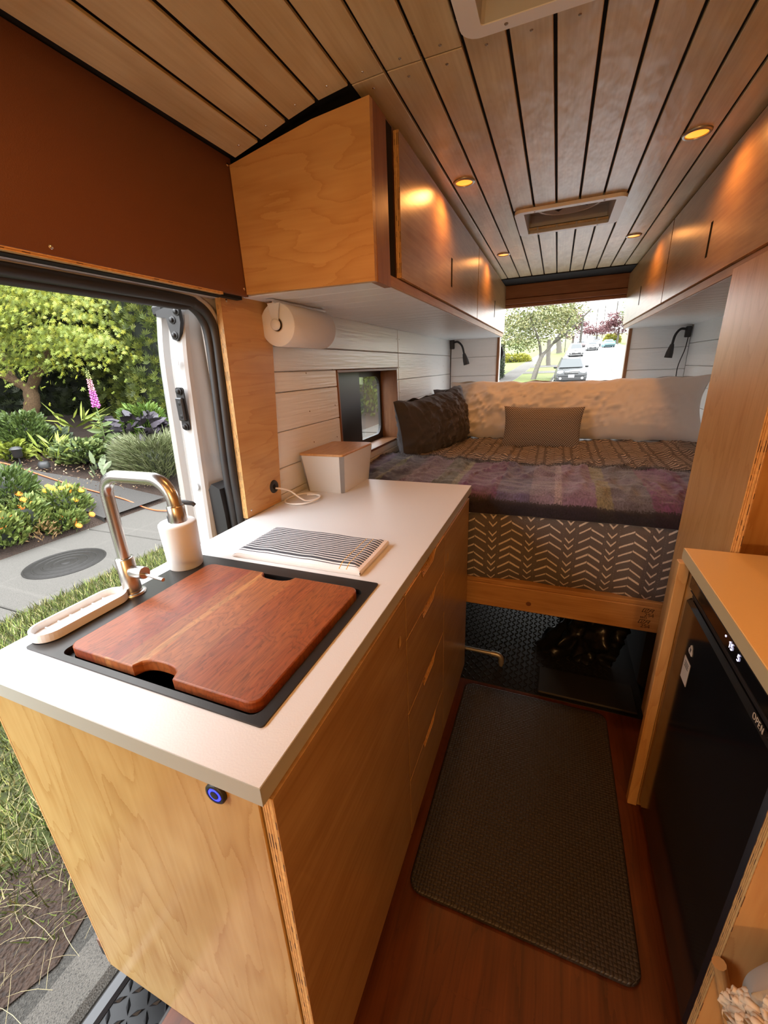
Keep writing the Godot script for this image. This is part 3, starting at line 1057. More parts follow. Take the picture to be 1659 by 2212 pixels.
	var dimple := tube([Vector3(0, 0, 0), Vector3(0, 0.001, 0)], 0.012, 12)
	for p: Vector2 in [Vector2(1.335, -0.951), Vector2(0.965, -0.936)]:
		part("paint_dimple", dimple, M.door_paint, sd, Vector3(-1.03, p.x, p.y) - o, Vector3(PI / 2, 0, 0))

func thing_part(called: String, parent: Node3D, at: Vector3, turn := Vector3.ZERO) -> Node3D:
	var o := Node3D.new()
	o.name = called
	parent.add_child(o, true)
	o.position = at
	o.rotation = turn
	return o

# solids from outlines in other planes: (y, z) pushed along x; (x, y) pushed along z
func prism_x(poly: PackedVector2Array, x0: float, x1: float, bev := 0.0, swap_uv := false) -> ArrayMesh:
	return turned(prism(poly, x0, x1, bev, swap_uv), Basis(Vector3(0, 1, 0), Vector3(1, 0, 0), Vector3(0, 0, 1)))

func prism_z(poly: PackedVector2Array, z0: float, z1: float, bev := 0.0, swap_uv := false) -> ArrayMesh:
	return turned(prism(poly, z0, z1, bev, swap_uv), Basis(Vector3(1, 0, 0), Vector3(0, 0, 1), Vector3(0, 1, 0)))

func prism_y_as_z(poly: PackedVector2Array, z0: float, z1: float) -> ArrayMesh:
	return prism_z(poly, z0, z1)

func turned(m: ArrayMesh, b: Basis) -> ArrayMesh:
	var a := m.surface_get_arrays(0)
	var v: PackedVector3Array = a[Mesh.ARRAY_VERTEX]
	var nn: PackedVector3Array = a[Mesh.ARRAY_NORMAL]
	var st := fresh()
	var uv: PackedVector2Array = a[Mesh.ARRAY_TEX_UV]
	var flip := b.determinant() < 0.0
	for t in range(0, v.size(), 3):
		for k: int in ([0, 2, 1] if flip else [0, 1, 2]):
			st.set_normal(b * nn[t + k])
			st.set_uv(uv[t + k])
			st.add_vertex(b * v[t + k])
	return st.commit()

# ---------------------------------------------------------------- cupboards under the ceiling
func cupboard(side: float, label: String) -> void:
	# side -1: left, 1: right; the face of the doors stands at x = side * 0.47
	var t := thing("wall_cabinet", label, "cabinet", Vector3(side * 0.68, 1.5, -2.5), "plywood wall cabinets")
	var o := t.position
	var zn := -1.095
	# near side panel, its top edge cut to the curve of the roof
	var pts := PackedVector2Array([Vector2(side * 0.858, 1.513), Vector2(side * 0.452, 1.506), Vector2(side * 0.447, 1.878), Vector2(side * 0.60, 1.866), Vector2(side * 0.72, 1.846), Vector2(side * 0.858, 1.822)])
	part("side_panel", prism_z(pts, zn - 0.018, zn, 0.0, true), M.ply, t, -o)
	slab("stile", Vector3(minf(side * 0.470, side * 0.450), 1.506, -1.205) , Vector3(maxf(side * 0.470, side * 0.450), 1.885, zn - 0.018), M.stile, t, 0.001, 1).position -= o
	slab("face_frame", Vector3(minf(side * 0.475, side * 0.4582), 1.5215, -3.885), Vector3(maxf(side * 0.475, side * 0.4582), 1.895, -1.205), M.stile, t, 0.001, 2).position -= o
	slab("valance", Vector3(minf(side * 0.458, side * 0.450), 1.510, -3.88), Vector3(maxf(side * 0.458, side * 0.450), 1.537, -1.205), M.pine, t, 0.001, 2).position -= o
	slab("gap_filler", Vector3(minf(side * 0.462, side * 0.456), 1.54, -1.262), Vector3(maxf(side * 0.462, side * 0.456), 1.888, -1.206), M.void, t, 0.0).position -= o
	# white boarding under the cupboard
	var zz := -1.12
	while zz > -3.88:
		var z1 := maxf(zz - 0.0985, -3.895)
		slab("plank", Vector3(minf(side * 0.90, side * 0.4588), 1.511, z1 + 0.001), Vector3(maxf(side * 0.90, side * 0.4588), 1.520, zz - 0.001), M.white_paint, t, 0.0025, 0).position -= o
		zz -= 0.0985
	var i := 0
	for dz: Array in [[-1.272, -2.538], [-2.552, -3.885]]:
		var z0: float = dz[0]
		var z1: float = dz[1]
		var hz := -1.905 if i == 0 else -3.235
		var door := thing_part("door", t, Vector3(side * 0.456, 1.71, (z0 + z1) * 0.5) - o)
		# door leaf built round its slot handle
		var yb := 1.541 - 1.71
		var yt := 1.884 - 1.71
		var zc := (z0 + z1) * 0.5
		var outer := PackedVector2Array([Vector2(yb, z1 - zc), Vector2(yt, z1 - zc), Vector2(yt, z0 - zc), Vector2(yb, z0 - zc)])
		var s0 := hz - zc
		var inner := PackedVector2Array([Vector2(-0.104, s0 - 0.011), Vector2(0.002, s0 - 0.011), Vector2(0.002, s0 + 0.011), Vector2(-0.104, s0 + 0.011)])
		var x0 := -0.016 if side > 0.0 else 0.0
		var leaf := turned(ring_prism(outer, inner, x0, x0 + 0.016), Basis(Vector3(0, 1, 0), Vector3(1, 0, 0), Vector3(0, 0, 1)))
		part("leaf", leaf, M.ply_front, door)
		part("edge_band", cbox(Vector3(0.0155, yt - yb, 0.0015), 0.0), M.edge, door, Vector3(x0 + 0.008, (yb + yt) * 0.5, z0 - zc + 0.0005))
		part("edge_band", cbox(Vector3(0.0155, 0.0015, z0 - z1), 0.0, 2), M.edge, door, Vector3(x0 + 0.008, yb - 0.0005, 0))
		part("slot_lining", turned(ring_prism(inner, inset(inner, 0.002), x0 - 0.0006, x0 + 0.0166), Basis(Vector3(0, 1, 0), Vector3(1, 0, 0), Vector3(0, 0, 1))), M.void, door)
		part("slot_back", cbox(Vector3(0.002, 0.118, 0.030), 0.0), M.void, door, Vector3(x0 + 0.001 if side < 0.0 else x0 + 0.015, -0.051, s0))
		part("latch_pin", cbox(Vector3(0.006, 0.007, 0.007), 0.001), M.chrome, door, Vector3(x0 + 0.008, -0.096, s0))
		i += 1

func build_upper_cabinets() -> void:
	cupboard(-1.0, "long plywood cabinet under the ceiling, on the paper towel side")
	cupboard(1.0, "long plywood cabinet under the ceiling, above the fridge side")

# ---------------------------------------------------------------- kitchen block
func rect_outline(x0: float, x1: float, z0: float, z1: float) -> PackedVector2Array:
	return PackedVector2Array([Vector2(x1, z1), Vector2(x0, z1), Vector2(x0, z0), Vector2(x1, z0)])

func build_kitchen() -> void:
	var xf := -0.266           # face of doors and drawers
	var xb := -0.284
	# cabinet under the sink
	var t := thing("sink_cabinet", "birch plywood cabinet under the sink, with blue lit button on its end", "cabinet", Vector3(-0.57, 0, -0.5))
	var o := t.position
	slab("end_panel", Vector3(-0.850, 0.0, -0.278), Vector3(-0.287, 0.8214, -0.26), M.ply_end, t, 0.0015, 1).position -= o
	slab("panel_edge", Vector3(-0.8515, 0.0, -0.278), Vector3(-0.850, 0.8214, -0.26), M.edge, t, 0.0).position -= o
	slab("back_panel", Vector3(-0.862, 0.0, -0.738), Vector3(-0.8515, 0.8214, -0.262), M.ply, t, 0.0).position -= o
	slab("side_panel", Vector3(-0.85, 0.0, -0.745), Vector3(-0.287, 0.8214, -0.735), M.ply, t, 0.0).position -= o
	slab("toe_kick", Vector3(-0.325, 0.0, -0.74), Vector3(-0.31, 0.055, -0.28), M.header, t, 0.0).position -= o
	var door := thing_part("door", t, Vector3(xb, 0.437, -0.5) - o)
	var outer := rounded(0.763, 0.474, 0.002)
	var hole := rounded(0.030, 0.020, 0.0099)
	for i in hole.size():
		hole[i] += Vector2(0.293, -0.196)
	part("leaf", turned(ring_prism(outer, hole, 0.0, 0.018), Basis(Vector3(0, 1, 0), Vector3(1, 0, 0), Vector3(0, 0, 1))), M.ply_front, door)
	part("hole_back", cbox(Vector3(0.002, 0.05, 0.04), 0.0), M.pine, door, Vector3(0.001, 0.293, -0.196))
	part("edge_band", cbox(Vector3(0.018, 0.763, 0.001), 0.0), M.edge, door, Vector3(0.009, 0, 0.2375))
	var btn := thing_part("power_button", t, Vector3(-0.352, 0.796, -0.2595) - o, Vector3(PI / 2, 0, 0))
	part("bezel", lathe([Vector2(0.0, 0.0), Vector2(0.0155, 0.0), Vector2(0.0155, 0.004), Vector2(0.0135, 0.0055), Vector2(0.011, 0.0055), Vector2(0.011, 0.0035), Vector2(0, 0.0035)], 24), M.black_plastic, btn)
	part("led_ring", lathe([Vector2(0.0065, 0.0036), Vector2(0.0065, 0.0052), Vector2(0.0098, 0.0052), Vector2(0.0098, 0.0036)], 24), M.led_blue, btn)
	part("cap", lathe([Vector2(0.0062, 0.0036), Vector2(0.0062, 0.0060), Vector2(0.003, 0.0064), Vector2(0, 0.0064)], 20), M.black_plastic, btn)

	# chest of four drawers
	var dc := thing("drawer_cabinet", "plywood drawer cabinet with four notched fronts, facing the aisle", "cabinet", Vector3(-0.57, 0, -0.92))
	o = dc.position
	slab("carcass", Vector3(-0.85, 0.055, -1.096), Vector3(-0.30, 0.8214, -0.745), M.ply, dc, 0.0, 2).position -= o
	slab("toe_kick", Vector3(-0.325, 0.0, -1.098), Vector3(-0.31, 0.054, -0.747), M.header, dc, 0.0).position -= o
	for y: Array in [[0.705, 0.8195], [0.487, 0.702], [0.262, 0.484], [0.055, 0.259]]:
		var yb: float = y[0]
		var yt: float = y[1]
		var dr := thing_part("drawer", dc, Vector3(xb, yb, -0.92) - o)
		var h := yt - yb
		var nd := minf(0.025, h * 0.2)
		var z0 := -1.0955 + 0.92
		var z1 := -0.7425 + 0.92
		var ol := PackedVector2Array([Vector2(0, z0), Vector2(0, z1), Vector2(h, z1), Vector2(h, 0.056), Vector2(h - nd * 0.85, 0.052), Vector2(h - nd, 0.046), Vector2(h - nd, -0.052), Vector2(h - nd * 0.85, -0.058), Vector2(h, -0.078), Vector2(h, z0)])
		part("front", prism_x(ol, 0.0, 0.018, 0.0), M.ply_front, dr)
		var ed := fresh()
		var strip := [Vector2(h, z1), Vector2(h, 0.056), Vector2(h - nd, 0.046), Vector2(h - nd, -0.052), Vector2(h, -0.078), Vector2(h, z0)]
		for k in strip.size() - 1:
			var a: Vector2 = strip[k]
			var b: Vector2 = strip[k + 1]
			quad(ed, Vector3(0, a.x + 0.0004, a.y), Vector3(0.018, a.x + 0.0004, a.y), Vector3(0.018, b.x + 0.0004, b.y), Vector3(0, b.x + 0.0004, b.y), Vector3.UP, Vector2(0, a.y), Vector2(0.018, a.y), Vector2(0.018, b.y), Vector2(0, b.y))
		part("edge_band", ed.commit(), M.edge, dr)

	# last base cabinet, beside the bed
	var bc := thing("base_cabinet", "plywood base cabinet between the drawers and the bed", "cabinet", Vector3(-0.57, 0, -1.3))
	o = bc.position
	slab("carcass", Vector3(-0.85, 0.0, -1.487), Vector3(xb, 0.8214, -1.100), M.ply, bc, 0.001, 1).position -= o
	var d2 := thing_part("door", bc, Vector3(xb, 0.437, -1.293) - o)
	var outer2 := rounded(0.763, 0.387, 0.002)
	var hole2 := rounded(0.030, 0.020, 0.0099)
	for i in hole2.size():
		hole2[i] += Vector2(0.293, 0.149)
	part("leaf", turned(ring_prism(outer2, hole2, 0.0, 0.018), Basis(Vector3(0, 1, 0), Vector3(1, 0, 0), Vector3(0, 0, 1))), M.ply_front, d2)
	part("hole_back", cbox(Vector3(0.002, 0.05, 0.04), 0.0), M.pine, d2, Vector3(0.001, 0.293, 0.149))
	part("edge_band", cbox(Vector3(0.018, 0.763, 0.001), 0.0), M.edge, d2, Vector3(0.009, 0, 0.194))

	# white worktop with the sink cut-out
	var top := thing("worktop", "white laminate worktop running from the sink to the bed", "countertop", Vector3(-0.57, 0.8214, -0.9))
	o = top.position
	var edge := PackedVector2Array([Vector2(-0.271, -0.251), Vector2(-0.871, -0.251), Vector2(-0.902, -1.552), Vector2(-0.271, -1.552)])
	part("slab", ring_prism(edge, rect_outline(-0.765, -0.335, -0.69, -0.332), 0.8214, 0.85), M.laminate, top, -o)
	part("edge_strip", ring_prism(PackedVector2Array([Vector2(-0.270, -0.250), Vector2(-0.872, -0.250), Vector2(-0.903, -1.553), Vector2(-0.270, -1.553)]), edge, 0.8214, 0.8494), M.laminate_edge, top, -o)

	# sink
	var sk := thing("sink", "black inset sink with wide rim, under the cutting board", "sink", Vector3(-0.575, 0.85, -0.52))
	o = sk.position
	var so := rounded(0.512, 0.402, 0.006)
	var si := rounded(0.416, 0.353, 0.016)
	for i in so.size():
		so[i] += Vector2(-0.575, -0.520)
		si[i] += Vector2(-0.545, -0.5065)
	part("rim", ring_prism(so, si, 0.8495, 0.8530), M.gunmetal, sk, -o)
	var sb := rounded(0.400, 0.337, 0.02)
	for i in sb.size():
		sb[i] += Vector2(-0.545, -0.5065)
	part("ledge", ring_prism(si, sb, 0.838, 0.8415), M.basin, sk, -o)
	part("wall", ring_prism(inset(si, -0.002), si, 0.64, 0.8495), M.basin, sk, -o)
	part("bottom", prism(si, 0.636, 0.64), M.basin, sk, -o)

func build_counter_things() -> void:
	# cutting board lying in the sink
	var pl := PackedVector2Array()
	var x0 := -0.744
	var x1 := -0.344
	var zf := -0.6735
	var zn := -0.3400
	var r := 0.018
	for q: Array in [[x1 - r, zn - r, 0.0], [x0 + r, zn - r, 90.0], [x0 + r, zf + r, 180.0], [x1 - r, zf + r, 270.0]]:
		for i in 7:
			var a := deg_to_rad(q[2] + i * 15.0)
			pl.append(Vector2(q[0] + cos(a) * r, q[1] + sin(a) * r))
		if q[2] == 0.0 or q[2] == 180.0:      # finger notch in the short edges
			var dir := -1.0 if q[2] == 0.0 else 1.0
			for i in 15:
				var f := i / 14.0 * 2.0 - 1.0
				var depth := 0.023 * sqrt(maxf(0.0, 1.0 - pow(absf(f), 2.6)))
				if absf(f) > 0.97:
					depth = 0.0
				pl.append(Vector2(-0.5425 + f * 0.043 * dir, (zn - depth) if dir < 0.0 else (zf + depth)))
	var cb := thing("cutting_board", "red hardwood cutting board with finger notches, lying over the sink", "cutting board", Vector3(-0.544, 0.8415, -0.507))
	part("board", prism(pl, 0.8415, 0.8625, 0.0022), M.cutting, cb, -cb.position)

	# faucet
	var f := thing("faucet", "brushed steel kitchen faucet with square bent spout", "faucet", Vector3(-0.815, 0.853, -0.52))
	part("base", lathe([Vector2(0, 0), Vector2(0.0255, 0), Vector2(0.0255, 0.004), Vector2(0.023, 0.006), Vector2(0.0185, 0.006)], 28), M.steel, f)
	part("body", lathe([Vector2(0.0180, 0.005), Vector2(0.0180, 0.083), Vector2(0.0165, 0.085), Vector2(0.0125, 0.085)], 28), M.steel, f)
	var path := [Vector3(0, 0.083, 0), Vector3(0, 0.15, 0), Vector3(0.001, 0.205, 0)]
	for i in 9:
		var a := PI - i / 8.0 * PI * 0.5
		path.append(Vector3(0.044 + cos(a) * 0.043, 0.221 + sin(a) * 0.043, 0))
	path.append(Vector3(0.09, 0.264, -0.001))
	for i in 9:
		var a := PI * 0.5 - i / 8.0 * PI * 0.5
		path.append(Vector3(0.134 + cos(a) * 0.045, 0.219 + sin(a) * 0.045, -0.002))
	path.append(Vector3(0.1795, 0.212, -0.002))
	part("spout", tube(path, 0.0122, 16), M.steel, f)
	part("nozzle", lathe([Vector2(0.010, 0.0), Vector2(0.0150, 0.0), Vector2(0.0155, 0.002), Vector2(0.0155, 0.030), Vector2(0.0142, 0.032), Vector2(0.0125, 0.032)], 24), M.steel, f, Vector3(0.1795, 0.184, -0.002))
	var hd := thing_part("handle", f, Vector3(0.012, 0.055, 0.0), Vector3(0, 0, -PI / 2 + 0.04))
	part("valve", lathe([Vector2(0.011, 0.0), Vector2(0.0135, 0.006), Vector2(0.0135, 0.038), Vector2(0.0125, 0.040), Vector2(0, 0.040)], 20), M.steel, hd)
	part("lever", tube([Vector3(0.002, 0.030, 0.0), Vector3(0.004, 0.060, 0.003), Vector3(0.006, 0.098, 0.006)], [0.0036, 0.0034, 0.0040], 10), M.steel, hd)

	# soap dispenser
	var s := thing("soap_dispenser", "white ceramic soap dispenser with black pump beside the faucet", "soap dispenser", Vector3(-0.814, 0.8505, -0.664))
	part("bottle", lathe([Vector2(0, 0.0), Vector2(0.036, 0.0), Vector2(0.0395, 0.004), Vector2(0.0425, 0.11), Vector2(0.0420, 0.1145), Vector2(0.039, 0.1175), Vector2(0.030, 0.119), Vector2(0.014, 0.1195)], 36), M.ceramic, s)
	var pump := thing_part("pump", s, Vector3(0, 0.119, 0))
	part("collar", lathe([Vector2(0.019, 0.0), Vector2(0.019, 0.014), Vector2(0.017, 0.016), Vector2(0.012, 0.016), Vector2(0.012, 0.027), Vector2(0.0, 0.027)], 24), M.black_plastic, pump)
	part("head", lathe([Vector2(0.007, 0.025), Vector2(0.013, 0.036), Vector2(0.013, 0.047), Vector2(0.010, 0.050), Vector2(0, 0.050)], 20), M.black_plastic, pump)
	part("nozzle", tube([Vector3(0, 0.044, 0), Vector3(0.025, 0.045, -0.010), Vector3(0.043, 0.041, -0.017), Vector3(0.047, 0.036, -0.019)], [0.0065, 0.006, 0.0052, 0.0045], 10), M.black_plastic, pump)

	# soap dish
	var dsh := thing("soap_dish", "long white ribbed soap dish lying on the sink rim", "soap dish", Vector3(-0.827, 0.8535, -0.4195))
	part("base", prism(rounded(0.058, 0.172, 0.0285, 8), 0.0, 0.004, 0.001), M.ceramic, dsh)
	part("wall", ring_prism(rounded(0.064, 0.178, 0.0315, 8), rounded(0.0555, 0.1695, 0.0272, 8), 0.001, 0.0175), M.ceramic, dsh)
	for i in 6:
		part("rib", cbox(Vector3(0.044, 0.0045, 0.003), 0.001), M.ceramic, dsh, Vector3(0, 0.0055, -0.055 + i * 0.022))

	# folded tea towel: three stacked layers with a fold at the left
	var tw := thing("tea_towel", "folded navy and white striped tea towel with two yellow lines", "tea towel", Vector3(-0.555, 0.85, -0.832))
	o_towel(tw)

	# storage bin with bamboo lid
	var bn := thing("storage_bin", "white plastic storage bin with bamboo lid against the planks", "storage box", Vector3(-0.795, 0.85, -1.452))
	var st := fresh()
	var lo := rounded(0.160, 0.248, 0.012, 4)
	var hi := rounded(0.190, 0.282, 0.014, 4)
	for i in lo.size():
		var j := (i + 1) % lo.size()
		for k in 2:
			var a := lo[i] * (1.0 - k * 0.03)
			var b := lo[j] * (1.0 - k * 0.03)
			var c := hi[j] * (1.0 - k * 0.03)
			var d := hi[i] * (1.0 - k * 0.03)
			var e := b - a
			var nn := Vector3(e.y, -0.1, -e.x).normalized() * (1.0 if k == 0 else -1.0)
			quad(st, Vector3(a.x, 0.0, a.y), Vector3(b.x, 0.0, b.y), Vector3(c.x, 0.144, c.y), Vector3(d.x, 0.144, d.y), nn)
	var body := st.commit()
	part("body", body, M.white_plastic, bn)
	part("bottom", prism(lo, 0.0, 0.004), M.white_plastic, bn)
	part("lid", prism(rounded(0.188, 0.280, 0.013, 4), 0.1425, 0.1520, 0.002, false), M.bamboo, bn)

	# charging cable from the column to the worktop
	var cbp := [Vector3(-0.888, 0.910, -1.147), Vector3(-0.872, 0.904, -1.165), Vector3(-0.852, 0.890, -1.185), Vector3(-0.825, 0.866, -1.195), Vector3(-0.800, 0.8545, -1.200), Vector3(-0.775, 0.8535, -1.232), Vector3(-0.790, 0.8535, -1.268), Vector3(-0.845, 0.8535, -1.290), Vector3(-0.882, 0.8535, -1.245), Vector3(-0.880, 0.8535, -1.185), Vector3(-0.845, 0.8535, -1.155), Vector3(-0.790, 0.856, -1.160), Vector3(-0.765, 0.857, -1.205), Vector3(-0.772, 0.857, -1.252), Vector3(-0.800, 0.857, -1.270), Vector3(-0.835, 0.856, -1.262)]
	single("charging_cable", tube(curve(cbp, 6), 0.0033, 8), M.white_plastic, "white charging cable coiled on the worktop beside the storage bin", "cable")
	var gr := thing("cable_grommet", "round black cable grommet in the plywood column", "grommet", Vector3(-0.893, 0.916, -1.146), "", Vector3(0, 0, -PI / 2))
	part("flange", lathe([Vector2(0.008, 0.001), Vector2(0.012, 0.004), Vector2(0.0215, 0.0035), Vector2(0.0235, 0.0)], 24), M.black_plastic, gr)
	part("brush", lathe([Vector2(0, 0.0012), Vector2(0.0085, 0.0012)], 16), M.void, gr)

func o_towel(tw: Node3D) -> void:
	var w := 0.362
	var d := 0.180
	var noise := FastNoiseLite.new()
	noise.seed = 4
	noise.frequency = 9.0
	var lay := func(k: int) -> Callable:
		return func(u: float, v: float) -> Vector3:
			var x := (u - 0.5) * (w - k * 0.006)
			var z := (v - 0.5) * (d - k * 0.004)
			var edge := minf(minf(u, 1.0 - u) * 14.0, minf(v, 1.0 - v) * 9.0)
			var y := 0.0075 * (3 - k) + 0.003 * noise.get_noise_3d(x, k * 3.0, z) + 0.004 * noise.get_noise_3d(x * 0.5, 7.0, z * 0.25)
			y *= 0.55 + 0.45 * clampf(edge, 0.0, 1.0)
			if k == 0:      # the left end is the rounded fold
				y -= 0.010 * pow(clampf(1.0 - u * 16.0, 0.0, 1.0), 2.0)
			return Vector3(x + k * 0.002, y + 0.001, z + k * 0.0015)
	var st := fresh()
	add_sheet(st, 48, 30, lay.call(0), func(u: float, v: float) -> Vector2: return Vector2(u, 1.0 - v))
	part("top_layer", st.commit(), M.towel, tw)
	for k in [1, 2]:
		var f2: Callable = lay.call(k)
		part("under_layer", sheet(24, 16, f2, func(u: float, v: float) -> Vector2: return Vector2(u, v)), M.towel_hem, tw)
	# rolled sides closing the stack
	var top: Callable = lay.call(0)
	for side in 4:
		var skirt := sheet(30, 4, func(u: float, v: float) -> Vector3:
			var p: Vector3
			if side == 0:
				p = top.call(u, 1.0)
			elif side == 1:
				p = top.call(u, 0.0)
			elif side == 2:
				p = top.call(0.0, u)
			else:
				p = top.call(1.0, u)
			var bulge := sin(v * PI) * 0.0015 + 0.0012 * sin(v * TAU * 2.5)
			var n: Vector3 = [Vector3(0, 0, 1), Vector3(0, 0, -1), Vector3(-1, 0, 0), Vector3(1, 0, 0)][side]
			p.y = lerpf(p.y, 0.0005, v)
			return p + n * bulge, func(u: float, v: float) -> Vector2: return Vector2(u, v))
		part("hem", skirt, M.towel_hem, tw)

# ---------------------------------------------------------------- fridge side
func build_fridge_side() -> void:
	var f := thing("fridge", "black compact fridge with a white label, under the tan worktop", "refrigerator", Vector3(0.6, 0.02, -0.84))
	var o := f.position
	slab("body", Vector3(0.378, 0.02, -1.083), Vector3(0.86, 0.80, -0.595), M.black_plastic, f, 0.006).position -= o
	var dr := thing_part("door", f, Vector3(0.36, 0.02, -0.84) - o)
	part("leaf", cbox(Vector3(0.036, 0.705, 0.484), 0.008), M.black_gloss, dr, Vector3(0, 0.365, 0))
	part("grip", cbox(Vector3(0.03, 0.016, 0.46), 0.004), M.black, dr, Vector3(0.004, 0.728, 0))
	part("head_panel", cbox(Vector3(0.036, 0.040, 0.484), 0.006), M.black_gloss, dr, Vector3(0, 0.760, 0))
	part("head_line", cbox(Vector3(0.002, 0.0015, 0.44), 0.0), M.black_plastic, dr, Vector3(-0.0182, 0.744, 0))
	var facing := Vector3(0, -PI / 2, 0)
	part("open_lettering", letters("OPEN", 0.011), M.label, dr, Vector3(0.341, 0.742, -0.672) - dr.position - o, facing)
	part("display_digits", letters("15", 0.012), M.led_white, dr, Vector3(0.341, 0.783, -0.815) - dr.position - o, facing)
	part("display_digits", letters("5", 0.012), M.led_white, dr, Vector3(0.341, 0.783, -0.779) - dr.position - o, facing)
	part("display_dot", cbox(Vector3(0.001, 0.003, 0.003), 0.0), M.led_white, dr, Vector3(0.3415, 0.786, -0.843) - dr.position - o)
	var lab := thing_part("label", dr, Vector3(0.3415, 0.592, -0.983) - dr.position - o)
	part("paper", cbox(Vector3(0.0006, 0.060, 0.042), 0.0), M.label, lab)
	for k in 3:
		part("print_line", cbox(Vector3(0.0004, 0.0022, 0.026), 0.0), M.label_ink, lab, Vector3(-0.0006, 0.022 - k * 0.006, 0.001))
	var bd := PackedVector2Array()
	for i in 12:
		var a := TAU * i / 12.0
		var rr := 0.012 * (1.0 + 0.25 * cos(3.0 * a))
		bd.append(Vector2(cos(a) * rr, sin(a) * rr))
	part("badge", prism_x(bd, -0.0008, 0.0), M.label, dr, Vector3(0.3415, 0.652, -0.978) - dr.position - o)
	part("badge_mark", letters("Y", 0.010, 0.0006, "Droid Sans", 700), M.black, dr, Vector3(0.3402, 0.652, -0.978) - dr.position - o, facing)

	var t := thing("fridge_worktop", "tan laminate worktop above the black fridge", "countertop", Vector3(0.62, 0.82, -0.82))
	o = t.position
	slab("slab", Vector3(0.3265, 0.8205, -1.1145), Vector3(0.922, 0.85, -0.52), M.tan_laminate, t, 0.001).position -= o
	slab("edge_strip", Vector3(0.3255, 0.8205, -1.1145), Vector3(0.3265, 0.8492, -0.52), M.tan_edge, t, 0.0).position -= o
	slab("edge_strip", Vector3(0.3265, 0.8205, -1.1155), Vector3(0.922, 0.8492, -1.1145), M.tan_edge, t, 0.0).position -= o

	var p := thing("fridge_housing", "plywood uprights that carry the tan worktop round the fridge", "cabinet", Vector3(0.4, 0, -0.85))
	o = p.position
	slab("post", Vector3(0.315, 0.0, -1.112), Vector3(0.340, 0.8205, -1.088), M.ply, p, 0.002, 1).position -= o
	slab("far_panel", Vector3(0.342, 0.0, -1.112), Vector3(0.90, 0.8205, -1.094), M.ply, p, 0.001, 1).position -= o
	var near := PackedVector2Array([Vector2(0.341, 0.0), Vector2(0.341, 0.8205), Vector2(0.90, 0.8205), Vector2(0.90, 0.0), Vector2(0.52, 0.0)])
	for i in 9:
		var a := i / 8.0 * PI
		near.append(Vector2(0.44 + cos(a) * 0.055, 0.10 + sin(a) * 0.13))
	near.append(Vector2(0.385, 0.0))
	part("near_panel", prism_z(near, -0.586, -0.568), M.ply, p, -o)
	slab("panel_edge", Vector3(0.3395, 0.0, -0.586), Vector3(0.341, 0.8205, -0.568), M.edge, p, 0.0).position -= o

	# tall plywood panel between the fridge and the bed, with its return
	var c := thing("wardrobe_panel", "tall plywood wardrobe side between fridge and bed", "wardrobe", Vector3(0.6, 0, -1.35))
	o = c.position
	slab("side_panel", Vector3(0.420, 0.0, -1.525), Vector3(0.438, 1.509, -1.125), M.ply, c, 0.001, 1).position -= o
	slab("panel_edge", Vector3(0.420, 0.0, -1.125), Vector3(0.438, 1.509, -1.1235), M.edge, c, 0.0).position -= o
	slab("back_panel", Vector3(0.438, 0.0, -1.30), Vector3(0.90, 1.509, -1.285), M.ply, c, 0.001, 1).position -= o

	# things in the corner nearest the camera
	var cu := thing("grey_cushion", "grey felt cushion behind the cream knitted blanket", "cushion", Vector3(0.395, 0.41, -0.50))
	part("cover", pillow(0.16, 0.16, 0.075, 31, 0.002, 3.0), M.felt, cu, Vector3.ZERO, Vector3(0, 0.5, 0.15))
	single("knitted_blanket", knit_heap(), M.knit, "cream openwork knitted blanket in the near corner", "blanket", Vector3(0.385, 0.455, -0.41))
	single("wooden_batten", tube([Vector3(0.332, 0.345, -0.554), Vector3(0.372, 0.21, -0.550), Vector3(0.43, 0.012, -0.54)], 0.010, 10), M.ply, "slanting round wooden rail beside the grey felt cushion", "rail")

func knit_heap() -> ArrayMesh:
	var st := fresh()
	var n := FastNoiseLite.new()
	n.seed = 12
	n.frequency = 6.0
	var f := func(u: float, v: float) -> Vector3:
		var a := u * PI
		var r := 0.10 + 0.02 * n.get_noise_2d(u * 3.0, v * 3.0)
		return Vector3(-cos(a) * r + 0.02, sin(a) * r * 0.8 + (0.5 - absf(v - 0.5)) * 0.02 - 0.05, (v - 0.5) * 0.13)
	for i in 26:
		for k in 2:
			var path := []
			for j in 40:
				var v := j / 39.0
				var u := (i + 0.35 * sin(v * 60.0 + k * PI)) / 26.0
				var q: Vector3 = f.call(clampf(u, 0.0, 1.0), v)
				path.append(q + Vector3(0, 0.003 * cos(v * 60.0 + k * PI), 0))
			add_tube(st, path, 0.0048, 6, false)
	return st.commit()

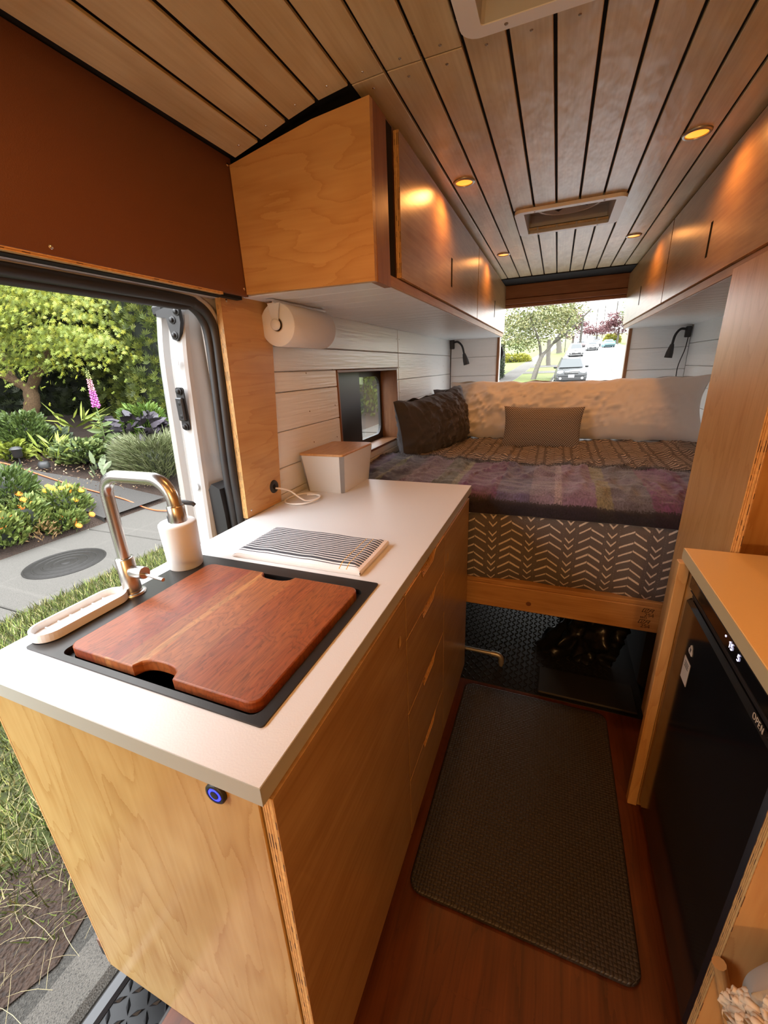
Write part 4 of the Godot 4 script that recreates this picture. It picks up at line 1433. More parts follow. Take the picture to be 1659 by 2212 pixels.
# ---------------------------------------------------------------- bed
# soft cushion: w x h in the x-y plane, t thick along z; corners drawn out to points
func pillow(w: float, h: float, t: float, seed_: int, wrinkle := 0.006, freq := 5.0, crease := 0.0, uvs := 1.0) -> ArrayMesh:
	var n := FastNoiseLite.new()
	n.seed = seed_
	n.frequency = freq
	n.fractal_octaves = 2
	var st := fresh()
	for side: float in [1.0, -1.0]:
		var f := func(u: float, v: float) -> Vector3:
			var a := u * 2.0 - 1.0
			var b := v * 2.0 - 1.0
			var fx := 1.0 - 0.07 * (1.0 - b * b) * 1.0
			var fy := 1.0 - 0.07 * (1.0 - a * a) * 1.0
			var x := a * w * 0.5 * lerpf(1.0, fx, absf(a))
			var y := b * h * 0.5 * lerpf(1.0, fy, absf(b))
			var body := pow(maxf(0.0, 1.0 - pow(absf(a), 3.2)), 0.62) * pow(maxf(0.0, 1.0 - pow(absf(b), 2.6)), 0.62)
			var wr := n.get_noise_3d(x, y * 1.4, side * 2.0)
			var r1 := 1.0 - absf(n.get_noise_3d(x * 1.9 + y * 0.5 + 9.0, y * 0.7, side))
			var r2 := 1.0 - absf(n.get_noise_3d(x * 0.9 - y * 1.1, y * 1.6 + 4.0, side + 3.0))
			var folds := pow(r1, 7.0) + 0.6 * pow(r2, 9.0) - 0.5
			var left := clampf(0.75 - a * 0.6, 0.25, 1.2) if crease > 0.0 else 1.0
			var z := t * 0.5 * body + (wr * 0.5 + folds * 0.9) * wrinkle * sqrt(body) * left
			if crease > 0.0:
				z -= 0.030 * exp(-pow((a + 0.02) * 16.0, 2.0)) * body
			return Vector3(x, y + wr * wrinkle * 0.6 * (1.0 - body), z * side)
		add_sheet(st, 72, 40, f, func(u: float, v: float) -> Vector2: return Vector2(u * w, v * h) * uvs, side < 0.0)
	return st.commit()

func build_bed() -> void:
	# frame
	var fr := thing("bed_frame", "pine bed rail with a lumber stamp, spanning the van", "bed frame", Vector3(0, 0.40, -2.5))
	var o := fr.position
	slab("front_rail", Vector3(-0.90, 0.336, -1.575), Vector3(0.90, 0.440, -1.535), M.pine, fr, 0.003, 0).position -= o
	slab("top_lath", Vector3(-0.90, 0.440, -1.60), Vector3(0.90, 0.457, -1.540), M.pine, fr, 0.002, 0).position -= o
	slab("platform", Vector3(-0.90, 0.440, -3.45), Vector3(0.90, 0.455, -1.60), M.ply, fr, 0.001, 0).position -= o
	part("rail_knot", lathe([Vector2(0, 0.0008), Vector2(0.008, 0.0006), Vector2(0.010, 0.0)], 14), M.knot, fr, Vector3(-0.025, 0.375, -1.535) - o, Vector3(PI / 2, 0, 0))
	for k in 2:
		var y := 0.425 - k * 0.047
		var x := 0.385 - k * 0.006
		part("stamp_mark", stamp_mark(), M.ink, fr, Vector3(x, y, -1.5345) - o)
		part("stamp_number", letters("254", 0.013, 0.0004), M.ink, fr, Vector3(x + 0.004, y - 0.019, -1.5345) - o)
	part("stamp_mill", letters("MILL", 0.007, 0.0004, "Droid Sans", 800), M.ink, fr, Vector3(0.373, 0.395, -1.5345) - o)
	var mt := thing("mattress", "pale grey mattress edge showing under the patterned duvet", "mattress", Vector3(0, 0.458, -2.5))
	part("body", cbox(Vector3(1.78, 0.32, 1.86), 0.04), M.mattress, mt, Vector3(0, 0.162, -0.01))

	# duvet with the printed chevrons, hanging over the front
	var n := FastNoiseLite.new()
	n.seed = 77
	n.frequency = 2.6
	n.fractal_octaves = 3
	var n2 := FastNoiseLite.new()
	n2.seed = 78
	n2.frequency = 1.3
	var x0 := -0.895
	var x1 := 0.888
	var run_top := 1.72
	var drop := 0.325
	var total := run_top + drop
	var surf := func(u: float, v: float) -> Vector3:
		var x := lerpf(x0, x1, u)
		var s := v * total
		var fold := n.get_noise_2d(x * 1.3, s * 0.6)
		var ridge := 1.0 - absf(n.get_noise_2d(x * 2.2 + 5.0, s * 0.5))
		if s < run_top:
			var z := -1.58 - (run_top - s)
			var edge := clampf((run_top - s) / 0.12, 0.0, 1.0)
			var back := clampf(s / 0.3, 0.0, 1.0)
			var y := 0.797 + fold * 0.012 + pow(ridge, 6.0) * 0.016 * edge * back - 0.018 * pow(1.0 - edge, 2.0)
			return Vector3(x, y, z + 0.018 * pow(1.0 - edge, 2.0))
		var q := (s - run_top)
		var k := clampf(q / 0.06, 0.0, 1.0)
		var hem := 0.012 * sin(x * 9.0 + 1.0) + 0.008 * n2.get_noise_2d(x * 3.0, 3.0)
		return Vector3(x, 0.779 - q * (1.0 - hem * q * 6.0) - 0.004 * k, -1.562 + 0.020 * sin(k * PI * 0.5) + 0.012 * n.get_noise_2d(x * 1.6, 9.0) * k - 0.028 * pow(clampf((q - 0.24) / 0.085, 0.0, 1.0), 2.0))
	single("duvet", sheet(170, 150, surf, func(u: float, v: float) -> Vector2: return Vector2(lerpf(x0, x1, u) + 0.02, v * total)), M.duvet, "grey duvet printed with cream chevrons, covering the bed", "duvet")

	# mohair throw across the foot of the bed
	var th := func(lift: float) -> Callable:
		return func(u: float, v: float) -> Vector3:
			var x := lerpf(-0.89, 0.885, u)
			var s := lerpf(1.135 + 0.035 * sin(x * 2.4 + 0.6) - 0.05 * clampf(-x - 0.3, 0.0, 1.0), total - drop + 0.036, v)
			var p: Vector3 = surf.call(u, s / total)
			var fz := n2.get_noise_2d(x * 9.0, s * 30.0) * 0.006
			var up := Vector3(0, 1, 0) if s < run_top - 0.02 else Vector3(0, 0.45, 0.9)
			return p + up * (lift + fz + 0.006 * absf(n.get_noise_2d(x * 0.7, s * 7.0)))
	var tm := fresh()
	add_sheet(tm, 130, 44, th.call(0.016), func(u: float, v: float) -> Vector2: return Vector2(u, v))
	add_sheet(tm, 130, 4, func(u: float, v: float) -> Vector3:
		var a: Vector3 = (th.call(0.016) as Callable).call(u, 1.0)
		var b: Vector3 = (th.call(0.002) as Callable).call(u, 0.985)
		return a.lerp(b, v) + Vector3(0, -0.006 * sin(v * PI), 0), func(u: float, _v: float) -> Vector2: return Vector2(u, 0.95))
	add_sheet(tm, 130, 3, func(u: float, v: float) -> Vector3:
		var a: Vector3 = (th.call(0.016) as Callable).call(u, 0.0)
		var b: Vector3 = (th.call(0.001) as Callable).call(u, 0.0)
		return a.lerp(b, v), func(u: float, _v: float) -> Vector2: return Vector2(u, 0.03), true)
	var tw := thing("throw_blanket", "purple and grey plaid mohair throw with dark edges, across the bed", "blanket", Vector3(0, 0, 0))
	part("weave", tm.commit(), M.throw, tw)
	# mohair nap: short hairs
	var hair := fresh()
	tri(hair, Vector3(-0.0007, 0, 0), Vector3(0.0007, 0, 0), Vector3(0, 0.012, 0.004), Vector3(0, 0.3, 1))
	var places := []
	var f0: Callable = th.call(0.016)
	var lr := RandomNumberGenerator.new()
	lr.seed = 5
	for i in 3600:
		var u := lr.randf()
		var v := (lr.randf_range(0.9, 1.0) if i % 2 == 0 else lr.randf_range(0.0, 0.1))
		var p: Vector3 = f0.call(u, v)
		var out := -1.0 if v < 0.5 else 1.0
		places.append(Transform3D(Basis.from_euler(Vector3(out * lr.randf_range(0.6, 1.6), lr.randf_range(-1.2, 1.2), lr.randf_range(-0.6, 0.6))).scaled(Vector3.ONE * lr.randf_range(0.6, 1.3)), p))
	var nap := swarm("nap", hair.commit(), M.fuzz_dark, tw, places)
	nap.set_meta("kind", "stuff")

	# cushions
	var bp := thing("body_pillow", "long white pillow leaning at the rear end of the bed", "pillow", Vector3(0.075, 0.99, -3.05), "", Vector3(-0.42, 0, 0))
	part("case", pillow(1.60, 0.42, 0.20, 41, 0.028, 5.0, 1.0), M.white_cloth, bp)
	var dk := thing("scatter_cushion", "small taupe cushion with pale dots, in front of the white pillow", "cushion", Vector3(-0.058, 0.905, -2.745), "", Vector3(-0.34, 0.02, -0.02))
	part("cover", pillow(0.47, 0.275, 0.12, 43, 0.004, 6.0), M.dots, dk)
	var g1 := thing("grey_pillow", "dark grey crumpled pillow standing against the left plank wall", "pillow", Vector3(-0.70, 0.948, -2.60), "dark grey pillows", Vector3(-0.12, PI / 2 - 0.30, 0.06))
	part("case", pillow(0.78, 0.385, 0.24, 47, 0.026, 6.5), M.grey_cloth, g1)
	var g2 := thing("grey_pillow", "dark grey pillow half hidden behind the long white pillow", "pillow", Vector3(-0.62, 0.97, -3.30), "dark grey pillows", Vector3(-0.35, 0.25, 0.06))
	part("case", pillow(0.52, 0.36, 0.17, 49, 0.012, 6.0), M.grey_cloth, g2)

func stamp_mark() -> ArrayMesh:        # square scroll of a mill stamp, slanted
	var st := fresh()
	var bar := func(x0: float, y0: float, x1: float, y1: float) -> void:
		var a := Vector2(x0, y0)
		var b := Vector2(x1, y1)
		var d := (b - a).normalized() * 0.0011
		var q := []
		for p: Vector2 in [a - d + d.orthogonal(), b + d + d.orthogonal(), b + d - d.orthogonal(), a - d - d.orthogonal()]:
			q.append(Vector3(p.x + p.y * 0.35, p.y, 0.0))
		quad(st, q[0], q[1], q[2], q[3], Vector3(0, 0, 1))
	bar.call(-0.018, -0.007, -0.018, 0.007)
	bar.call(-0.018, 0.007, -0.002, 0.007)
	bar.call(-0.018, -0.007, -0.014, -0.007)
	bar.call(-0.010, -0.007, -0.010, 0.003)
	bar.call(-0.010, -0.007, 0.002, -0.007)
	bar.call(-0.002, 0.007, -0.005, -0.002)
	bar.call(0.002, -0.007, 0.004, 0.006)
	bar.call(0.004, 0.006, 0.014, 0.006)
	bar.call(0.004, 0.0, 0.012, 0.0)
	bar.call(0.014, 0.006, 0.013, -0.007)
	return st.commit()

# ---------------------------------------------------------------- on and under the floor level
func build_floor_things() -> void:
	var m := thing("kitchen_mat", "dark woven kitchen mat lying in the aisle", "floor mat", Vector3(0.02, 0.0, -1.035))
	part("mat", prism(rounded(0.535, 0.79, 0.035, 6), 0.0005, 0.0125, 0.004), M.mat_weave, m)

	var p := thing("metal_pipe", "grey steel pipe with an elbow under the bed", "pipe", Vector3(-0.3, 0.0, -1.62))
	var o := p.position
	part("run", tube([Vector3(-0.62, 0.055, -1.60), Vector3(-0.16, 0.055, -1.595)], 0.009, 12), M.lamp_rim, p, -o)
	part("elbow", tube(curve([Vector3(-0.165, 0.055, -1.595), Vector3(-0.135, 0.053, -1.595), Vector3(-0.122, 0.040, -1.593), Vector3(-0.120, 0.014, -1.592)], 4), 0.0125, 12), M.lamp_rim, p, -o)
	part("foot", tube([Vector3(-0.120, 0.02, -1.592), Vector3(-0.120, 0.002, -1.592)], 0.009, 12), M.lamp_rim, p, -o)

	var n := FastNoiseLite.new()
	n.seed = 3
	n.frequency = 7.0
	n.fractal_octaves = 4
	var bag := sheet(48, 40, func(u: float, v: float) -> Vector3:
		var a := u * TAU
		var ax := 0.13 * (1.0 - 0.35 * v)
		var fold := n.get_noise_3d(cos(a) * 0.22, v * 0.18, sin(a) * 0.22)
		var rr := 1.0 + fold * 0.9
		var y := 0.005 + v * 0.30
		return Vector3(cos(a) * ax * rr + 0.09 * v, y, sin(a) * 0.12 * rr), func(u: float, v: float) -> Vector2: return Vector2(u, v), true)
	single("plastic_bag", bag, M.bag, "crumpled black plastic bag stowed under the bed", "bag", Vector3(0.20, 0.0, -1.82))
	var bx := thing("storage_crate", "black storage crate under the bed beside the plastic bag", "crate", Vector3(0.64, 0.0, -2.0))
	part("box", cbox(Vector3(0.44, 0.32, 0.75), 0.02), M.black_plastic, bx, Vector3(0, 0.16, 0))
	part("lid", cbox(Vector3(0.46, 0.02, 0.77), 0.006), M.black_plastic, bx, Vector3(0, 0.325, 0))
	part("handle", tube(curve([Vector3(-0.225, 0.17, 0.16), Vector3(-0.255, 0.17, 0.15), Vector3(-0.255, 0.17, 0.03), Vector3(-0.225, 0.17, 0.02)], 4), 0.010, 8), M.gunmetal, bx)
	var mk := single("rubber_door_mat", cbox(Vector3(0.36, 0.012, 0.16), 0.004), M.black, "plain black rubber mat at the foot of the bed", "floor mat", Vector3(0.22, 0.0062, -1.55))
	mk.position.y = 0.0085

# ---------------------------------------------------------------- lamps, vents, roll holder
func puck(x: float, z: float, label: String, seen := true) -> void:
	var t := thing("ceiling_light", label, "ceiling light", Vector3(x, 1.902, z), "round ceiling lights")
	part("rim", lathe([Vector2(0.0285, -0.002), Vector2(0.0295, -0.006), Vector2(0.035, -0.006), Vector2(0.0375, -0.003), Vector2(0.0378, 0.0)], 28), M.lamp_rim, t)
	part("lamp_lens", lathe([Vector2(0, -0.0045), Vector2(0.020, -0.0042), Vector2(0.029, -0.0025)], 24), M.lamp_lens, t)
	var l := SpotLight3D.new()
	l.name = "lamp_glow"
	l.light_color = Color(1.0, 0.65, 0.34)
	l.light_energy = LAMP_POWER
	l.light_size = 0.028
	l.spot_angle = 84.0
	l.spot_angle_attenuation = 0.6
	l.spot_range = 8.0
	l.spot_attenuation = 2.0
	l.shadow_enabled = true
	t.add_child(l)
	l.position = Vector3(0, -0.009, 0)
	l.rotation.x = -PI / 2

const LAMP_POWER := 0.16

func roof_vent(z: float, label: String) -> void:
	var t := thing("roof_vent", label, "roof vent", Vector3(-0.0125, 1.902, z), "roof vents")
	var outer := rounded(0.425, 0.365, 0.035, 6)
	var inner := rounded(0.348, 0.308, 0.006, 6)
	part("frame", ring_prism(outer, inner, -0.014, -0.001), M.vent_plastic, t)
	var st := fresh()
	var up := rounded(0.335, 0.296, 0.006, 6)
	for i in inner.size():
		var j := (i + 1) % inner.size()
		var a := inner[i]
		var b := inner[j]
		var nn := Vector3(-(a.x + b.x), 0, -(a.y + b.y)).normalized()
		quad(st, Vector3(a.x, -0.012, a.y), Vector3(b.x, -0.012, b.y), Vector3(up[j].x, 0.062, up[j].y), Vector3(up[i].x, 0.062, up[i].y), nn)
	part("shroud", st.commit(), M.vent_inside, t)
	var circ := PackedVector2Array()
	for i in up.size():
		var a := TAU * (i + 0.5) / up.size()
		circ.append(Vector2(cos(a), sin(a)) * 0.135)
	part("fan_plate", ring_prism(up, circ, 0.060, 0.064), M.vent_inside, t)
	part("fan_ring", turned(ring_prism(circ, inset(circ, 0.010), 0.040, 0.066), Basis.IDENTITY), M.vent_plastic, t)
	for k in 6:
		part("blade", cbox(Vector3(0.11, 0.002, 0.045), 0.0008), M.black_plastic, t, Vector3(cos(k * TAU / 6.0) * 0.068, 0.058, sin(k * TAU / 6.0) * 0.068), Vector3(0.3, -k * TAU / 6.0, 0))
	part("lid", cbox(Vector3(0.42, 0.004, 0.38), 0.001), M.black, t, Vector3(0, 0.092, 0))
	for s: Vector2 in [Vector2(-1, -1), Vector2(1, -1), Vector2(-1, 1), Vector2(1, 1)]:
		part("screw", lathe([Vector2(0.0, -0.0015), Vector2(0.0032, -0.001), Vector2(0.004, 0.0)], 8), M.screw, t, Vector3(s.x * 0.13, -0.014, s.y * 0.168))

func reading_lamp(base: Vector3, pts: Array, label: String, cord: Array) -> void:
	var t := thing("reading_lamp", label, "reading lamp", base, "gooseneck reading lamps")
	part("socket", cbox(Vector3(0.036, 0.075, 0.030), 0.005), M.black_plastic, t)
	part("gooseneck", tube(curve(pts, 6), 0.0085, 8), M.black, t)
	var e: Vector3 = pts[pts.size() - 1]
	var d: Vector3 = (e - pts[pts.size() - 2]).normalized()
	part("lamp_head", tube([e - d * 0.01, e + d * 0.015, e + d * 0.05, e + d * 0.085], [0.012, 0.018, 0.024, 0.026], 14), M.black_plastic, t)
	if cord.size() > 0:
		part("cord", tube(curve(cord, 6), 0.0032, 6), M.black, t)

func build_small_fittings() -> void:
	puck(-0.3585, -1.727, "round ceiling light near the first left cabinet door, pale and bright")
	puck(0.3185, -1.720, "round amber ceiling light, largest, on the fridge side")
	puck(-0.348, -2.84, "small round ceiling light at the rear, on the paper towel side")
	puck(0.3145, -2.818, "small round amber ceiling light at the rear, beside the vent on the fridge side")
	puck(-0.3585, -0.55, "round ceiling light over the sink, above the picture's edge")
	puck(0.3185, -0.55, "round ceiling light over the fridge worktop, above the picture's edge")
	puck(-0.3585, 0.62, "round ceiling light behind the camera, on the door side")
	puck(0.3185, 0.62, "round ceiling light behind the camera, on the fridge side")
	var cl := thing("cab_lamp", "warm globe lamp in the driver's cab behind the camera", "lamp", Vector3(0.15, 1.40, 1.35))
	part("globe", lathe([Vector2(0, -0.06), Vector2(0.042, -0.042), Vector2(0.06, 0), Vector2(0.042, 0.042), Vector2(0.015, 0.058)], 24), M.lamp_lens, cl)
	part("pendant_rod", tube([Vector3(0, 0.055, 0), Vector3(0, 0.49, 0)], 0.006, 8), M.lamp_rim, cl)
	var gl := OmniLight3D.new()
	gl.name = "lamp_glow"
	gl.light_color = Color(1.0, 0.76, 0.48)
	gl.light_energy = 0.9
	gl.light_size = 0.05
	gl.omni_range = 12.0
	gl.omni_attenuation = 2.0
	gl.shadow_enabled = true
	cl.add_child(gl)
	roof_vent(-2.297, "white framed roof vent in the middle of the rear ceiling")
	roof_vent(-0.870, "white framed roof vent at the top edge of the picture")
	reading_lamp(Vector3(-0.880, 1.475, -3.872), [Vector3(0.012, 0.015, 0.01), Vector3(0.055, 0.018, 0.03), Vector3(0.095, -0.02, 0.04), Vector3(0.115, -0.09, 0.042)], "black gooseneck reading lamp in the left rear corner", [Vector3(-0.008, -0.03, 0.012), Vector3(-0.012, -0.2, 0.012), Vector3(-0.014, -0.42, 0.012)])
	reading_lamp(Vector3(0.872, 1.462, -3.872), [Vector3(-0.012, 0.018, 0.01), Vector3(-0.055, 0.020, 0.03), Vector3(-0.085, -0.02, 0.04), Vector3(-0.095, -0.09, 0.042)], "black gooseneck reading lamp with hanging cord in the right rear corner", [Vector3(0.004, -0.03, 0.012), Vector3(-0.004, -0.12, 0.02), Vector3(-0.030, -0.25, 0.02), Vector3(-0.022, -0.40, 0.02)])

	# kitchen roll on its bracket
	var h := thing("towel_bracket", "white bracket that holds the paper towel roll under the cabinet", "bracket", Vector3(-0.838, 1.51, -1.2))
	var o := h.position
	slab("rail", Vector3(-0.850, 1.4975, -1.50), Vector3(-0.826, 1.5095, -1.17), M.chrome, h, 0.001).position -= o
	var arm := PackedVector2Array([Vector2(-0.022, 0.0), Vector2(0.022, 0.0), Vector2(0.014, -0.030), Vector2(0.010, -0.060), Vector2(-0.010, -0.060), Vector2(-0.016, -0.030)])
	for z: float in [-1.192, -1.488]:
		part("arm", prism_z(arm, z - 0.002, z + 0.002, 0.0005), M.ceramic, h, Vector3(-0.838, 1.5, 0) - o)
		part("hub", lathe([Vector2(0, 0.006), Vector2(0.013, 0.0055), Vector2(0.0165, 0.003), Vector2(0.0165, -0.003), Vector2(0, -0.003)], 24), M.ceramic, h, Vector3(-0.838, 1.4385, z + 0.002) - o, Vector3(PI / 2, 0, 0))
	var r := thing("paper_towel_roll", "white paper towel roll hanging under the cabinet", "paper towel", Vector3(-0.838, 1.4385, -1.2), "", Vector3(-PI / 2, 0, 0))
	part("paper", lathe([Vector2(0.021, 0.0), Vector2(0.063, 0.0), Vector2(0.0645, 0.002), Vector2(0.0645, 0.272), Vector2(0.063, 0.274), Vector2(0.021, 0.274)], 48), M.paper, r)
	part("core", lathe([Vector2(0.0205, -0.001), Vector2(0.019, -0.001), Vector2(0.019, 0.275), Vector2(0.0205, 0.275), Vector2(0.0205, -0.001)], 24), M.knit, r)

# ---------------------------------------------------------------- outdoors
func rise(z: float) -> float:           # the street climbs away from the van
	return 0.017 * maxf(0.0, -z - 4.0) + 0.042 * maxf(0.0, -z - 30.0)

func shift(z: float) -> float:          # and bears slightly to the right
	return 0.033 * maxf(0.0, -z - 4.0)

func yard_y(x: float, z: float) -> float:
	var d := -5.15 - (x - shift(z))
	if d < 0.0:
		return -0.4 + rise(z)
	return -0.4 + rise(z) + (0.36 * d if d < 2.2 else 0.792 + 0.10 * (d - 2.2))

func strip(x0: float, x1: float, y0: float, y1: float, za: float, zb: float, step: float) -> ArrayMesh:
	var st := fresh()
	var z := za
	while z > zb:
		var w := maxf(z - step, zb)
		var a := Vector3(x0 + shift(z), y0 + rise(z), z)
		var b := Vector3(x1 + shift(z), y1 + rise(z), z)
		var c := Vector3(x1 + shift(w), y1 + rise(w), w)
		var d := Vector3(x0 + shift(w), y0 + rise(w), w)
		quad(st, a, b, c, d, Vector3.UP, Vector2(a.x, a.z), Vector2(b.x, b.z), Vector2(c.x, c.z), Vector2(d.x, d.z))
		z = w
	return st.commit()

func leaf_mesh(l: float, w: float, fold := 0.25) -> ArrayMesh:     # pointed leaf, folded on its rib, along +y
	var st := fresh()
	var rib := [Vector3(0, 0, 0), Vector3(0, l * 0.5, -w * fold), Vector3(0, l, 0)]
	for s: float in [-1.0, 1.0]:
		var e0 := Vector3(s * w * 0.42, l * 0.28, w * 0.1)
		var e1 := Vector3(s * w * 0.40, l * 0.66, w * 0.1)
		var n := Vector3(-s * fold, 0, 1).normalized()
		tri(st, rib[0], e0, rib[1], n)
		tri(st, e0, e1, rib[1], n)
		tri(st, e1, rib[2], rib[1], n)
	return st.commit()

func star_leaf(r: float) -> ArrayMesh:      # palmate maple leaf with seven narrow lobes
	var st := fresh()
	for i in 7:
		var a := deg_to_rad(-110.0 + i * 36.7)
		var l := r * (1.0 - 0.14 * absf(i - 3.0))
		var d := Vector3(sin(a), cos(a), -0.15)
		var s := Vector3(cos(a), -sin(a), 0) * r * 0.085
		tri(st, Vector3.ZERO, d * l * 0.5 + s, d * l, Vector3(0, 0, 1))
		tri(st, Vector3.ZERO, d * l, d * l * 0.5 - s, Vector3(0, 0, 1))
	return st.commit()

func frond_mesh(r: float) -> ArrayMesh:     # flat fan of scale-leaf sprays, along +y
	var st := fresh()
	for i in 9:
		var a := deg_to_rad(-64.0 + i * 16.0)
		var l := r * (0.72 + 0.28 * cos(a * 1.2)) * (1.0 if i % 2 == 0 else 0.78)
		var d := Vector3(sin(a), cos(a), 0.16 * sin(i * 2.1))
		var s := Vector3(cos(a), -sin(a), 0.1) * r * 0.055
		tri(st, Vector3.ZERO, d * l * 0.62 + s, d * l, Vector3(0, 0.1, 1).normalized())
		tri(st, Vector3.ZERO, d * l, d * l * 0.62 - s, Vector3(0, 0.1, 1).normalized())
	return st.commit()

func pick(cols: Array) -> Color:
	var c: Color = cols[rng.randi() % cols.size()]
	var k := rng.randf_range(0.8, 1.2)
	return Color(c.r * k, c.g * k, c.b * k)

func aim(dir: Vector3, roll: float, s: float, at: Vector3) -> Transform3D:   # +y along dir
	var y := dir.normalized()
	var x := y.cross(Vector3(0.31, 0.2, 0.93)).normalized()
	var z := x.cross(y)
	var b := Basis(x, y, z) * Basis(Vector3.UP, roll)
	return Transform3D(b.scaled_local(Vector3.ONE * s), at)

func branch(parent: Node3D, called: String, pts: Array, r0: float, r1: float, m: Material) -> void:
	var p := curve(pts, 5)
	var rr := []
	for i in p.size():
		rr.append(lerpf(r0, r1, float(i) / (p.size() - 1)) * (1.0 + 0.08 * sin(i * 2.3)))
	part(called, tube(p, rr, 10), m, parent)

func shrub(called: String, label: String, category: String, at: Vector3, size: Vector3, n: int, leaf: Mesh, s: float, cols: Array, upright: float, group := "", core := true) -> Node3D:
	var t := thing(called, label, category, at, group)
	if core:
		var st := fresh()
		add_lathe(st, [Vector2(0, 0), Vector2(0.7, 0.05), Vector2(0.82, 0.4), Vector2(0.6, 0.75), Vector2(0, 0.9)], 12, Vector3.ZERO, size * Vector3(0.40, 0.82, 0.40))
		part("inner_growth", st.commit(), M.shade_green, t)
	var pl := []
	var co := []
	for i in (n * 5 / 2 if core else n):
		var a := rng.randf() * TAU
		var up := pow(rng.randf(), 0.8)
		var rad := sqrt(maxf(0.0, 1.0 - pow(up * 1.02 - 0.25, 2.0) * 1.1)) * rng.randf_range(0.7, 1.05)
		var d := Vector3(cos(a) * rad, 0, sin(a) * rad)
		var p := Vector3(d.x * size.x * 0.5, up * size.y * rng.randf_range(0.8, 1.05), d.z * size.z * 0.5)
		var dir := Vector3(d.x, upright * rng.randf_range(0.5, 1.4), d.z) + Vector3(rng.randf_range(-0.5, 0.5), 0, rng.randf_range(-0.5, 0.5))
		pl.append(aim(dir, rng.randf() * TAU, s * rng.randf_range(0.6, 1.3), p))
		co.append(pick(cols))
	swarm("foliage", leaf, M.leaf, t, pl, co)
	return t

func cedar(at: Vector3, h: float, r: float, n: int, cols: Array, label: String, group: String) -> void:
	var t := thing("cedar_tree", label, "tree", at, group)
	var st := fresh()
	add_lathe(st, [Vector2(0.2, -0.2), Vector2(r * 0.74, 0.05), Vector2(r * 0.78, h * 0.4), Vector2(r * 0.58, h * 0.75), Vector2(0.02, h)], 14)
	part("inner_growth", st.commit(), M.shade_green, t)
	var pl := []
	var co := []
	for i in n * 4:
		var a := rng.randf() * TAU
		var y := h * pow(rng.randf(), 1.5)
		var rr := r * (1.0 if y < h * 0.45 else 1.0 - 0.75 * (y - h * 0.45) / (h * 0.55)) * rng.randf_range(0.78, 1.06) * (1.0 + 0.16 * sin(a * 3.0 + y * 2.6))
		var d := Vector3(cos(a), 0, sin(a))
		pl.append(aim(d * rng.randf_range(0.3, 0.9) + Vector3(0, 1, 0) + Vector3(rng.randf_range(-0.4, 0.4), 0, rng.randf_range(-0.4, 0.4)), rng.randf() * TAU, rng.randf_range(0.7, 1.25), d * rr + Vector3(0, y, 0)))
		co.append(pick(cols))
	swarm("foliage", M.frond, M.leaf, t, pl, co)

func crown(t: Node3D, centre: Vector3, radii: Vector3, n: int, leaf: Mesh, s: float, cols: Array, clumps: int, clump: float, droop: float) -> void:
	var pl := []
	var co := []
	var cs := []
	for i in clumps:
		var v := Vector3(rng.randfn(), rng.randfn() * 0.9, rng.randfn()).normalized() * pow(rng.randf(), 0.4)
		cs.append(v * radii)
	for i in n:
		var c: Vector3 = cs[i % clumps]
		var d := Vector3(rng.randfn(), rng.randfn() * 0.45, rng.randfn()) * clump
		var out := Vector3(c.x + d.x, 0, c.z + d.z).normalized()
		pl.append(aim(out + Vector3(rng.randf_range(-0.6, 0.6), rng.randf_range(-droop, droop * 0.3), rng.randf_range(-0.6, 0.6)), rng.randf() * TAU, s * rng.randf_range(0.7, 1.3), centre + c + d))
		co.append(pick(cols))
	swarm("foliage", leaf, M.leaf, t, pl, co)

